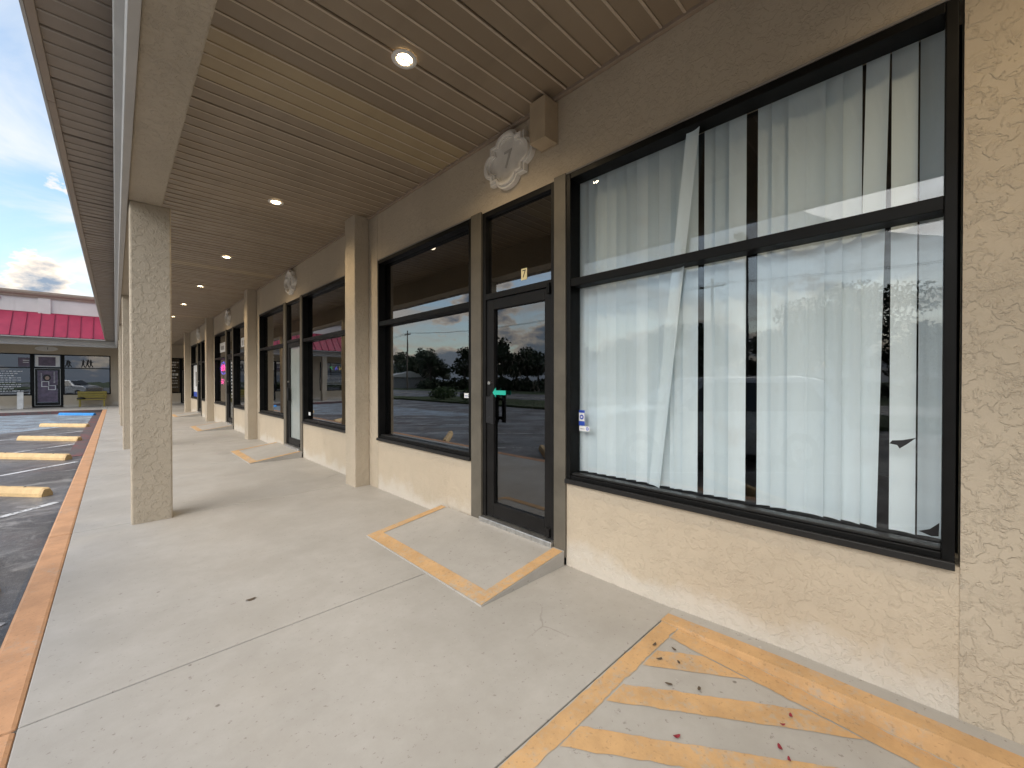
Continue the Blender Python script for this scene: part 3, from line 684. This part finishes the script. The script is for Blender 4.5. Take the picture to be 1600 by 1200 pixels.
street_sheet('backing', 'tag_cream', s, 2.462, 2.532, 2.337, 2.437, WX+.039, .001)
n = add('number', text_mesh('7', .095, .0004, 'number'), 'ink_black', s); n.location = (WX+.0368, 2.497, 2.387); n.rotation_euler = FACE_STREET
ar = MB().prism([(2.875,1.34),(2.835,1.385),(2.835,1.36),(2.70,1.36),(2.70,1.32),(2.835,1.32),(2.835,1.295)], 'x', WX+.004, WX+.011).build('arrow_decal', 'teal')
tag(ar, 'green arrow sticker pointing to the door lock', 'sticker')
def leafshape(name, mat, pts, x, label, cat): tag(MB().prism(pts, 'x', x-.002, x).build(name, mat), label, cat)
leafshape('torn_sticker', 'ink_black', [(.135,1.155),(.125,1.17),(.09,1.175),(.045,1.19),(.075,1.158),(.10,1.135),(.108,1.15)], GX, 'torn black scrap stuck on the large clear window', 'scrap')
leafshape('torn_sticker', 'ink_black', [(.035,.768),(-.0,.785),(-.03,.82),(-.028,.76),(-.005,.755)], GX, 'black scrap in the lower corner of the large clear window', 'scrap')
lf = thing('fallen_leaf', 'small dark leaf lying on the grey walkway', 'leaf', (.636,3.134,.001))
m = MB(); m.v = [(.028*math.cos(R(a))*(1+.2*math.sin(3*R(a))), .018*math.sin(R(a)), .003+.003*math.cos(2*R(a))) for a in range(0,360,30)] + [(0,0,.007)]
m.f = [(k,(k+1)%12,12) for k in range(12)]; m.build('leaf_blade', 'leaf_brown', lf)
for (x,y_) in ((2.05,.437),(2.13,.423),(1.649,.722),(1.914,.416),(1.881,.378)):
    f_ = thing('fallen_petal', 'tiny dark red petal lying on the hatched ramp', 'petal', (x,y_,hz(y_)+.006), random.uniform(0,6), 'red petals on the hatched ramp')
    m = MB(); s_ = random.uniform(.6,1.1); m.v = [(.018*s_*math.cos(R(a)), .009*s_*math.sin(R(a)), .004+.003*math.cos(2*R(a))) for a in range(0,360,36)] + [(0,0,.002)]
    m.f = [(k,(k+1)%10,10) for k in range(10)]; m.build('petal_blade', 'petal_red', f_)

for k_, (x, y_, sc_) in enumerate(((2.115,1.05,.9),(2.16,.96,.8),(2.03,.98,.9),(2.08,.9,.7),(1.9,.87,.9),(1.98,.76,.8))):
    f_ = thing('fallen_leaf', 'small withered brown leaf lying on the hatched ramp', 'leaf', (x,y_,hz(y_)+.0055), k_*1.3, 'withered leaves on the hatched ramp')
    m = MB(); m.v = [(.018*sc_*math.cos(R(a))*(1+.25*math.sin(3*R(a)+k_)), .009*sc_*math.sin(R(a)), .003+.002*math.cos(2*R(a))) for a in range(0,360,30)] + [(0,0,.005)]
    m.f = [(k,(k+1)%12,12) for k in range(12)]; m.build('leaf_blade', 'leaf_brown', f_)
# second shop: sticker, tag, pale inside of the door
s = thing('window_sticker', 'small white sticker low on the dark window next to the pale glass door', 'sticker'); street_sheet('backing', 'sticker_white', s, 8.09, 8.19, .80, .86, GX)
s = thing('number_tag', 'small pale tag on the glass above the pale glass door', 'number tag'); street_sheet('backing', 'tag_cream', s, 8.47, 8.56, 2.32, 2.43, WX+.039, .001)
# third shop: neon, papers
s = thing('neon_sign', 'neon sign of pink letters in a blue ring in the shop window', 'neon sign')
m = MB(); cy_, cz_ = 16.82, 1.88
for k in range(32):
    a, b_ = 2*math.pi*k/32, 2*math.pi*(k+1)/32
    m.tube((GX+.03, cy_+.46*math.cos(a), cz_+.20*math.sin(a)), (GX+.03, cy_+.46*math.cos(b_), cz_+.20*math.sin(b_)), .016, n=6)
m.build('ring_tube', 'neon_blue', s)
n = add('letters', text_mesh('OPEN', .30, .012, 'letters'), 'neon_pink', s); n.location = (GX+.03, cy_, cz_); n.rotation_euler = FACE_STREET
bx('backing', 'ink_black', s, GX+.05, GX+.06, cy_-.5, cy_+.5, cz_-.24, cz_+.24)
s = thing('glowing_sign', 'small pink glowing panel under the neon ring sign', 'neon sign')
m = MB()
for j in range(4): m.box(GX+.02, GX+.03, 16.72, 17.17, 1.34+.045*j, 1.37+.045*j)
m.build('glow_bars', 'neon_pink', s); bx('housing', 'sticker_blue', s, GX+.032, GX+.05, 16.67, 17.22, 1.30, 1.54)
s = thing('paper_sign', 'white paper sign with grey writing high in the neon shop window', 'sign'); street_sheet('paper', 'sticker_white', s, 16.3, 17.2, 2.42, 2.74, GX)
m = MB()
for j in range(5): m.box(GX-.004, GX-.003, 16.48+.12*j, 16.55+.12*j, 2.5, 2.63)
m.build('print', 'plaque_ink', s)
s = thing('paper_sign', 'white paper sign high in the window right of the neon shop door', 'sign'); street_sheet('paper', 'sticker_white', s, 13.3, 13.92, 2.42, 2.68, GX)
m = MB().box(GX-.004, GX-.003, 13.68, 13.74, 2.46, 2.6).box(GX-.004, GX-.003, 13.5, 13.55, 2.46, 2.6); m.build('print', 'plaque_ink', s)
s = thing('window_curtain', 'pale draped curtain under the pink neon panel', 'curtain')
m = MB(); n = 40
for zz in (.72, 2.1): m.v += [(WX+.22+.03*math.sin(k*.9)*(1.3-.4*zz), 15.75+1.5*k/n+(.1*math.sin(k*.3) if zz < 1 else 0), zz) for k in range(n+1)]
m.f = [(k,k+1,n+2+k,n+1+k) for k in range(n)]; m.build('cloth', 'plaque_stone', s, 0, True)
s = thing('hours_decal', 'white rows of lettering on the neon shop door', 'lettering')
m = MB(); random.seed(4)
for j in range(11):
    z_ = 2.0 - .105*j; yy = 15.05
    m = MB()
    while yy > 14.72: w_ = random.uniform(.04,.1); m.box(WX+.033, WX+.035, yy-w_, yy, z_-.03, z_+.02); yy -= w_+.02
    m.build('text_row', 'sticker_white', s)
s = thing('violet_sign', 'violet glowing sign in the window right of the neon shop door', 'neon sign')
bx('glow_panel', 'neon_violet', s, GX+.03, GX+.04, 13.4, 13.66, 1.72, 2.0); bx('housing', 'ink_black', s, GX+.042, GX+.06, 13.38, 13.68, 1.70, 2.02)
# fourth shop: poster
s = thing('window_poster', 'tall white poster with blue foot filling the last shop window', 'poster'); street_sheet('paper', 'sticker_white', s, 22.06, 23.85, .95, 2.15, GX); street_sheet('foot_band', 'sticker_blue', s, 22.06, 23.85, .74, .948, GX)
street_sheet('print', 'plaque_ink', s, 22.9, 23.2, 1.2, 1.85, GX-.003)
# far wing window lettering and posters
fy = FY+.043
s = thing('window_lettering', 'white rows of lettering on the far window left of the picture door', 'lettering')
m = MB(); random.seed(9)
for j in range(10):
    z_ = 1.95 - .115*j; x_ = -5.1; m = MB()
    while x_ < -3.55 - .12*(j % 3): w_ = random.uniform(.05,.16); hh = random.uniform(.012,.022); m.box(x_, x_+w_, fy-.003, fy-.001, z_-hh, z_+hh); x_ += w_+.03
    m.build('text_row', 'sticker_white', s)
bx('text_rule', 'sticker_white', s, -5.2, -3.25, fy-.003, fy-.001, .77, .785)
s = thing('window_poster', 'grey blue poster in the top of the far window beside the door', 'poster'); bx('paper', 'poster_purple', s, -3.66, -3.26, fy-.003, fy-.001, 2.2, 2.68); MB().box(-3.5,-3.28,fy-.005,fy-.0035,2.52,2.56).box(-3.5,-3.3,fy-.005,fy-.0035,2.42,2.45).build('print','sticker_white',s)
s = thing('transom_poster', 'purple poster in a white border above the far door', 'poster'); bx('border', 'sticker_white', s, -3.08, -2.18, fy-.003, fy-.001, 2.22, 2.83); bx('picture', 'poster_purple', s, -2.96, -2.34, fy-.006, fy-.0035, 2.26, 2.74)
s = thing('door_pictures', 'dark poster of framed portraits on the far door', 'poster'); bx('paper', 'poster_purple', s, -2.99, -2.27, fy-.004, fy-.001, .30, 2.0)
m = MB().prism([(-2.66+.15*math.cos(R(a)), 1.62+.18*math.sin(R(a))) for a in range(0,360,24)], 'y', fy-.006, fy-.0045); m.build('portrait', 'ink_black', s)
m = MB().prism([(-2.65+.08*math.cos(R(a)), 1.60+.11*math.sin(R(a))) for a in range(0,360,24)], 'y', fy-.008, fy-.0065); m.build('portrait', 'poster_skin', s)
for (x0,x1,z0,z1) in ((-2.86,-2.58,1.12,1.42),(-2.62,-2.34,.95,1.2)):
    q = bx('picture_border', 'sticker_white', s, x0, x1, fy-.006, fy-.0045, z0, z1); bx('picture', 'poster_purple', s, x0+.03, x1-.03, fy-.009, fy-.0065, z0+.03, z1-.03)
m = MB()
for j in range(9): m.box(-2.42, -2.36, fy-.006, fy-.0045, 1.35+.07*j, 1.37+.07*j)
for j in range(9): m.box(-2.88, -2.84, fy-.006, fy-.0045, 1.45+.05*j, 1.465+.05*j)
m.build('print', 'sticker_white', s)
s = thing('dancer_decals', 'dark dancing figure silhouettes on the top pane of the far window', 'decal')
def figure(x, z, h, lean, name='silhouette'):
    m = MB(); T = lambda a, b_, r: m.prism([(x+(a[0]+lean*a[1])*h - r*h*(b_[1]-a[1])/max(1e-6, math.hypot(b_[0]-a[0], b_[1]-a[1])), z+a[1]*h + r*h*(b_[0]-a[0])/math.hypot(b_[0]-a[0], b_[1]-a[1])),
        (x+(b_[0]+lean*b_[1])*h - .7*r*h*(b_[1]-a[1])/math.hypot(b_[0]-a[0], b_[1]-a[1]), z+b_[1]*h + .7*r*h*(b_[0]-a[0])/math.hypot(b_[0]-a[0], b_[1]-a[1])),
        (x+(b_[0]+lean*b_[1])*h + .7*r*h*(b_[1]-a[1])/math.hypot(b_[0]-a[0], b_[1]-a[1]), z+b_[1]*h - .7*r*h*(b_[0]-a[0])/math.hypot(b_[0]-a[0], b_[1]-a[1])),
        (x+(a[0]+lean*a[1])*h + r*h*(b_[1]-a[1])/math.hypot(b_[0]-a[0], b_[1]-a[1]), z+a[1]*h - r*h*(b_[0]-a[0])/math.hypot(b_[0]-a[0], b_[1]-a[1]))], 'y', fy-.004, fy-.0025)
    T((.0,.5),(-.14,0),.06); T((.0,.5),(.16,.02),.06); T((0,.48),(.02,.85),.10); T((.02,.8),(.22,.62),.04); T((.02,.8),(-.18,.9),.04)
    m.prism([(x+(.03+lean*.93+.07*math.cos(R(a)))*h, z+(.93+.08*math.sin(R(a)))*h) for a in range(0,360,40)], 'y', fy-.004, fy-.0025)
    m.build(name, 'ink_black', s)
for x_, h, l_ in ((-1.93,.42,.1),(-1.80,.38,-.1),(-1.30,.45,.0),(-1.14,.46,.06),(-.98,.45,-.06)): figure(x_, 2.2, h, l_)
s = thing('window_lettering', 'white lettering on the dark window at the end of the walkway', 'lettering')
m = MB(); random.seed(21)
for j, (z_, hh) in enumerate(((2.62,.035),(2.46,.06),(2.3,.02),(2.1,.05),(1.85,.07),(1.65,.03),(1.45,.02),(1.3,.02),(1.05,.012))):
    x_ = 2.34; m = MB()
    while x_ < 2.86 - .1*(j % 2): w_ = random.uniform(.04,.1); m.box(x_, x_+w_, fy-.003, fy-.001, z_-hh, z_+hh); x_ += w_+.03
    m.build('text_row', 'plaque_stone', s)
s = thing('coloured_letters', 'glowing coloured letters in the far window beyond the red roofed column', 'neon sign')
for ch, mt, x_ in (('N','neon_yellow',-8.0),('A','neon_blue',-7.6),('P','neon_green',-7.2)):
    n = add('letter', text_mesh(ch, .4, .01, 'letter'), mt, s); n.location = (x_, fy+.03, 2.45); n.rotation_euler = FACE_FRONT
s = thing('window_lettering', 'white text lines under the coloured letters in the far window', 'lettering')
for j in range(7): bx('text_row', 'sticker_white', s, -8.2, -6.5-.1*(j % 3), fy-.003, fy-.001, 1.82-.11*j, 1.85-.11*j)

# ------------------------------------------------------------------ bench and little sign at the far wing
bn = thing('yellow_bench', 'yellow painted bench against the far wall under the window', 'bench', (-.95, 33.0, 0))
for k in range(3): bx('seat_plank', 'bench_yellow', bn, -.58, .58, -.22+.145*k, -.085+.145*k, .37, .41, 0.006)
for k in range(3): bx('back_plank', 'bench_yellow', bn, -.56, .60, .235, .27, .47+.13*k, .585+.13*k, 0.006)
for x_ in (-.5, .46):
    for y_ in (-.2, .18): bx('leg', 'bench_yellow', bn, x_, x_+.07, y_, y_+.06, 0, .368, 0.004)
    bx('back_post', 'bench_yellow', bn, x_, x_+.07, .272, .31, .0, .86, 0.004)
bg_ = thing('dark_bundle', 'small dark bag lying on the yellow bench', 'bag', (-1.36, 32.97, .412))
m = MB(); n = 12
for j, (r, z) in enumerate(((.10,0),(.14,.03),(.13,.08),(.07,.12),(.02,.13))): m.v += [(1.3*r*math.cos(2*math.pi*k/n), r*math.sin(2*math.pi*k/n), z) for k in range(n)]
for j in range(4): m.f += [(j*n+k, j*n+(k+1)%n, (j+1)*n+(k+1)%n, (j+1)*n+k) for k in range(n)]
m.f.append(tuple(range(n))[::-1]); m.f.append(tuple(range(4*n, 5*n))); m.build('cloth', 'ink_black', bg_, 0, True)
st = thing('sandwich_board', 'pale narrow standing board on the far walkway', 'sign', (-3.5, 32.7, 0))
MB().prism([(-.10,0),(-.085,0),(.005,.86),(-.01,.86)], 'x', -.11, .10).build('front_board', 'white_plastic', st); MB().prism([(.10,0),(.085,0),(-.005+.012,.85),(.012+.01,.85)], 'x', -.11, .10).build('rear_board', 'white_plastic', st)
bx('foot_bar', 'ink_black', st, -.12, .11, -.09, .09, .0, .03)

# ------------------------------------------------------------------ parking lot: wheel stops, lines
SD = Vector((.65, -.76, 0)).normalized(); LD = Vector((.70, .714, 0)).normalized()
stop_prof = [(-.075,0),(.075,0),(.072,.045),(.045,.105),(.03,.115),(-.03,.115),(-.045,.105),(-.072,.045)]
def stop_mesh():
    m = MB(); n = len(stop_prof); L_ = 1.8
    for x_, s_ in ((0,.86),(.03,1),(.6,1),(.64,.96),(.7,1),(1.1,1),(1.16,.96),(1.2,1),(L_-.03,1),(L_,.86)): m.v += [(-x_, u*s_, w*s_) for u, w in stop_prof]
    q = len(m.v)//n
    for j in range(q-1): m.f += [(j*n+k, j*n+(k+1)%n, (j+1)*n+(k+1)%n, (j+1)*n+k) for k in range(n)]
    m.f.append(tuple(range(n))[::-1]); m.f.append(tuple(range((q-1)*n, q*n))); return m.mesh('concrete_bar')
stm = stop_mesh(); stm.materials.append(MATS['paint_stop']); stb = stm.copy(); stb.materials.clear(); stb.materials.append(MATS['paint_blue'])
for i, y_ in enumerate((-6.0, -2.35, 1.25, 4.86, 8.5, 12.12, 15.7, 20.2, 26.75)):
    blue = i == 8
    s = thing('wheel_stop', 'blue painted wheel stop at the far end of the row' if blue else ['yellow wheel stop behind the silver car, farthest from the blue one', 'eighth wheel stop counted from the blue one', 'seventh wheel stop counted from the blue one', 'yellow wheel stop at the nose of the silver car'][i] if i < 4 else ['yellow wheel stop fourth from the blue one', 'yellow wheel stop third from the blue one', 'yellow wheel stop second from the blue one', 'faded yellow wheel stop next to the blue one'][i-4], 'wheel stop', (-.68, y_, KZ), math.atan2(SD.y, SD.x), None if blue else 'yellow wheel stops along the kerb')
    add('concrete_bar', stb if blue else stm, None, s)
    m = MB()
    for q in (-.35, -1.45): m.tube((q,0,.10),(q,0,.12),.014,n=8)
    m.build('anchor_pin', 'steel_pole', s)
def lot_strip(a, d, L_, w, mat, z=KZ+.004, name='stall_line'):
    n_ = Vector((-d.y, d.x, 0))*w/2; a = Vector((a[0], a[1], 0)); b_ = a + d*L_
    return tag(MB().poly([tuple(p+Vector((0,0,z))) for p in (a-n_, b_-n_, b_+n_, a+n_)]).build(name, mat), kind='structure')
for y_ in (-6.7,-3.05,.6,4.25,7.97,11.68,15.2,18.9,22.3,24.0,25.6): lot_strip((-.55, y_), -LD, 5.4, .10, 'paint_line')
for k in range(6): lot_strip((-.9, 22.6+.55*k), -LD, 4.6, .12, 'paint_bluebay')
for (ya, yb, x0, x1) in ((12.5, 29.1, -.74, -.47),): 
    tag(MB().poly([(x0,ya,KZ+.008),(x1,ya,KZ+.008),(x1,yb,KZ+.008),(x0,yb,KZ+.008)]).build('fire_lane_paint', 'paint_redlane'), kind='structure')
tag(MB().poly([(-7,13.5,KZ+.002),(-.75,21.5,KZ+.002),(-.75,29.1,KZ+.002),(-7,29.1,KZ+.002)]).build('bay_paint', 'paint_bluebay'), kind='structure')

# ------------------------------------------------------------------ cars in the lot (seen in the glass)
def car(name, label, loc, rz, mat, suv=False):
    t = thing(name, label, 'car', loc, rz); H = 1.68 if suv else 1.44; hw = .9
    if suv: prof_ = [(-2.25,.35),(-2.3,.75),(-2.22,1.05),(-2.05,1.62),(-1.6,H),(.2,H-.02),(.95,1.12),(2.0,1.0),(2.25,.82),(2.28,.4),(2.0,.25),(-2.0,.25)]
    else: prof_ = [(-2.25,.35),(-2.3,.72),(-2.2,.98),(-1.55,1.05),(-.85,1.38),(-.3,H),(.25,H-.02),(1.05,1.0),(2.0,.86),(2.25,.68),(2.3,.38),(2.0,.22),(-2.0,.22)]
    m = MB(); n = len(prof_)
    def ww(z): return hw if z < .95 else hw - (z-.95)*.42
    m.v = [(x, -ww(z), z) for x, z in prof_] + [(x, ww(z), z) for x, z in prof_]
    m.f = [tuple(range(n))[::-1], tuple(range(n, 2*n))] + [(k, (k+1)%n, n+(k+1)%n, n+k) for k in range(n)]
    b_ = m.build('body', mat, t, .06)
    zc = .95
    gp = [(-1.95 if suv else -1.35, 1.04), (-1.75 if suv else -.78, H-.12), (.12, H-.12), (.78, 1.04)]
    for sgn in (-1, 1):
        q = MB().poly([(x, sgn*(ww(z)+.006), z) for x, z in gp]); q.build('side_window', 'car_glass', t)
    fx = [(.28, H-.06), (.98, 1.07 if not suv else 1.16)] if not suv else [(.27, H-.07), (.9, 1.2)]
    o_ = .012
    m = MB().poly([(fx[0][0]+o_+.02,-ww(fx[0][1])+.08,fx[0][1]+o_),(fx[0][0]+o_+.02,ww(fx[0][1])-.08,fx[0][1]+o_),(fx[1][0]+o_+.02,ww(fx[1][1])-.08,fx[1][1]+o_),(fx[1][0]+o_+.02,-ww(fx[1][1])+.08,fx[1][1]+o_)]); m.build('windscreen', 'car_glass', t)
    for x_ in (-1.4, 1.42):
        for sgn in (-1, 1):
            w_ = MB().tube((x_, sgn*.70, .33), (x_, sgn*.915, .33), .33, n=20).build('wheel', 'rubber', t); MB().tube((x_, sgn*.90, .33), (x_, sgn*.925, .33), .21, n=16).build('rim', 'rim_silver', w_)
    for sgn in (-1, 1):
        bx('headlight', 'lamp_clear', t, 2.12, 2.285, sgn*.6-.16, sgn*.6+.16, .60, .72, .02); bx('tail_light', 'lamp_red', t, -2.315, -2.2, sgn*.68-.13, sgn*.68+.13, .76, .9, .02)
        bx('mirror', mat, t, .62, .78, sgn*.98-.08, sgn*.98+.08, 1.0, 1.13, .03)
    return t
ang = math.atan2(LD.y, LD.x)
car('parked_car', 'silver estate car parked in the stall facing the shops', (-3.15, 3.25, KZ), ang, 'car_white', True)

# ------------------------------------------------------------------ planting, road and trees beyond the lot
def leaf_cloud(name, blobs, count, size, mat, seed):
    rnd = random.Random(seed); v = []; f = []
    tot = sum(b_[3]*b_[4]*b_[5] for b_ in blobs)
    for (cx,cy,cz,rx,ry,rz) in blobs:
        for _ in range(int(count*rx*ry*rz/tot)+8):
            d = Vector((rnd.gauss(0,1), rnd.gauss(0,1), rnd.gauss(0,1))).normalized()*(rnd.random()**.45)
            c = Vector((cx+d.x*rx, cy+d.y*ry, cz+d.z*rz)); a = Vector((rnd.gauss(0,1), rnd.gauss(0,1), rnd.gauss(0,1))).normalized(); b_ = a.orthogonal().normalized()
            s_ = size*rnd.uniform(.6,1.3); a *= s_; b_ *= s_*.6; i = len(v)
            v += [tuple(c-a), tuple(c+b_), tuple(c+a), tuple(c-b_)]; f.append((i,i+1,i+2,i+3))
    me = bpy.data.meshes.new(name); me.from_pydata(v, [], f); me.materials.append(MATS[mat]); return me
def tree_kit(seed, h, spread, n):
    rnd = random.Random(seed); blobs = []; tm = MB()
    tm.tube((0,0,-.3), (.1,0,h*.42), .022*h+.05, .016*h+.03, 10)
    for k in range(n):
        a = 2*math.pi*k/n + rnd.uniform(-.4,.4); r = spread*rnd.uniform(.2,.75); z = h*rnd.uniform(.42,.88)
        blobs.append((r*math.cos(a), r*math.sin(a), z, spread*rnd.uniform(.28,.48), spread*rnd.uniform(.28,.48), h*rnd.uniform(.09,.16)))
        tm.tube((.1,0,h*.40), (r*math.cos(a)*.9, r*math.sin(a)*.9, z), .012*h, .004*h, 6)
    blobs.append((0,0,h*.86,spread*.4,spread*.4,h*.13)); blobs.append((0,spread*.3,h*.14,spread*.55,spread*.6,h*.16)); blobs.append((.3,-spread*.4,h*.10,spread*.5,spread*.6,h*.13))
    return leaf_cloud('crown', blobs, 2200, .022*h+.07, 'leaf_dark', seed), tm.mesh('trunk')
kits = [tree_kit(1, 7.0, 3.4, 7), tree_kit(2, 8.5, 3.0, 8), tree_kit(3, 6.0, 3.6, 7)]
for c_, t_ in kits: t_.materials.append(MATS['bark'])
rnd = random.Random(5); ti = 0
yy = -45.0
while yy < 150:
    c_, t_ = kits[ti % 3]; x_ = -42 - rnd.uniform(0, 14)
    t = thing('roadside_tree', 'dark leafy tree in the row across the road', 'tree', (x_, yy, -.3), rnd.uniform(0, 6.28), 'trees across the road'); sc = rnd.uniform(.85, 1.25); t.scale = (sc, sc, sc)
    add('crown', c_, None, t); add('trunk', t_, None, t); yy += rnd.uniform(1.7, 3.0); ti += 1
c_, t_ = tree_kit(9, 5.4, 2.6, 8); t_.materials.append(MATS['bark'])
c_ = leaf_cloud('crown', [(1.7*math.cos(a*.9), 1.7*math.sin(a*.9), 3.4+.9*math.sin(a*2.3), 1.1, 1.1, .6) for a in range(8)] + [(0,0,4.6,1.2,1.2,.7)], 5200, .075, 'leaf_dark', 77)
t = thing('lot_tree', 'spreading tree on the grass strip beside the parking lot', 'tree', (-14.6, 2.0, -.1)); add('crown', c_, None, t); add('trunk', t_, None, t)
for i, (x_, y_) in enumerate(((-13.4, 21.5), (-13.6, 23.2), (-13.5, 27.2), (-13.8, -6), (-13.3, -8))):
    t = thing('round_shrub', 'low round shrub on the grass strip beside the parking lot', 'shrub', (x_, y_, -.03), 0, 'shrubs on the grass strip')
    add('foliage', leaf_cloud('foliage', [(0,0,.55,.9,.9,.5),(.5,.3,.45,.6,.6,.42),(-.4,-.5,.5,.6,.6,.45)], 900, .09, 'leaf_green', 40+i), None, t)
    m = MB()
    for k in range(4): m.tube((0,0,-.05), (.35*math.cos(1.6*k), .35*math.sin(1.6*k), .5), .025, .012, 6)
    m.build('stem', 'bark', t)
gr = MB(); rnd = random.Random(3)
for _ in range(14000):
    x_, y_ = rnd.uniform(-17.9,-12.1), rnd.uniform(-20, 33); a = rnd.uniform(0, 6.28); h = rnd.uniform(.04,.11); w_ = .012
    gr.v += [(x_-w_*math.cos(a), y_-w_*math.sin(a), -.021), (x_+w_*math.cos(a), y_+w_*math.sin(a), -.021), (x_+.03*math.sin(a), y_+.03*math.cos(a), -.02+h)]; i = len(gr.v); gr.f.append((i-3,i-2,i-1))
me = bpy.data.meshes.new('grass'); me.from_pydata(gr.v, [], gr.f); go = add('grass', me, 'leaf_green'); tag(go, 'short green grass on the strip beside the road', 'grass', None, 'stuff')
pl = thing('utility_pole', 'wooden utility pole with crossarm standing across the road', 'pole', (-34.5, 14.2, -.3)); MB().tube((0,0,0),(0,0,11.2),.16,.11,10).build('shaft','wood_pole',pl); bx('crossarm','wood_pole',pl,-.06,.06,-1.1,1.1,10.4,10.55)
m = MB()
for y_ in (-1,-.4,.4,1): m.tube((0,y_,10.55),(0,y_,10.75),.04,n=8)
m.build('insulator','plaque_stone',pl)
pl['label'] = 'wooden utility pole with crossarm in the row across the road'; pl['group'] = 'utility poles across the road'
pys = [14.2 + 55*k for k in range(-1, 5)]
for y_ in pys:
    if abs(y_-14.2) > 1: copy_tree(pl).location = (-34.5, y_, -.3)
wires = MB()
for xo in (-.95, .95):
    for y0_, y1_ in zip(pys, pys[1:]):
        for k in range(12):
            f0, f1 = k/12, (k+1)/12; sag = lambda f: 10.45 - 1.3*(1-(2*f-1)**2)
            wires.tube((-34.5+xo*.3, y0_+(y1_-y0_)*f0, sag(f0)), (-34.5+xo*.3, y0_+(y1_-y0_)*f1, sag(f1)), .02, n=4)
tag(wires.build('power_line', 'rubber'), 'pair of sagging power lines along the utility poles', 'cable')
lp = thing('lot_lamp_post', 'dark steel lamp post at the edge of the parking lot', 'lamp post', (-11.6, 4.8, KZ)); MB().tube((0,0,0),(0,0,.6),.22,.22,16).build('base','plaque_stone',lp); MB().tube((0,0,.6),(0,0,6.6),.075,.05,10).build('shaft','steel_pole',lp); MB().tube((0,0,6.5),(.5,0,6.75),.035,.03,8).build('arm','steel_pole',lp); bx('lamp_head','steel_pole',lp,.35,.95,-.16,.16,6.7,6.84,.02)
hb = thing('low_house', 'low grey building under the trees across the road', 'building', (-46, 92, -.3), .3)
MB().box(-5,5,-9,9,0,2.6).build('wall','house_grey',hb); MB().prism([(-5.4,2.6),(5.4,2.6),(0,4.0)],'y',-9.4,9.4).build('roof','plaque_stone',hb)
for y_ in (-6,-2,2,6): bx('window','car_glass',hb,5.0,5.03,y_-.6,y_+.6,1.0,2.0)
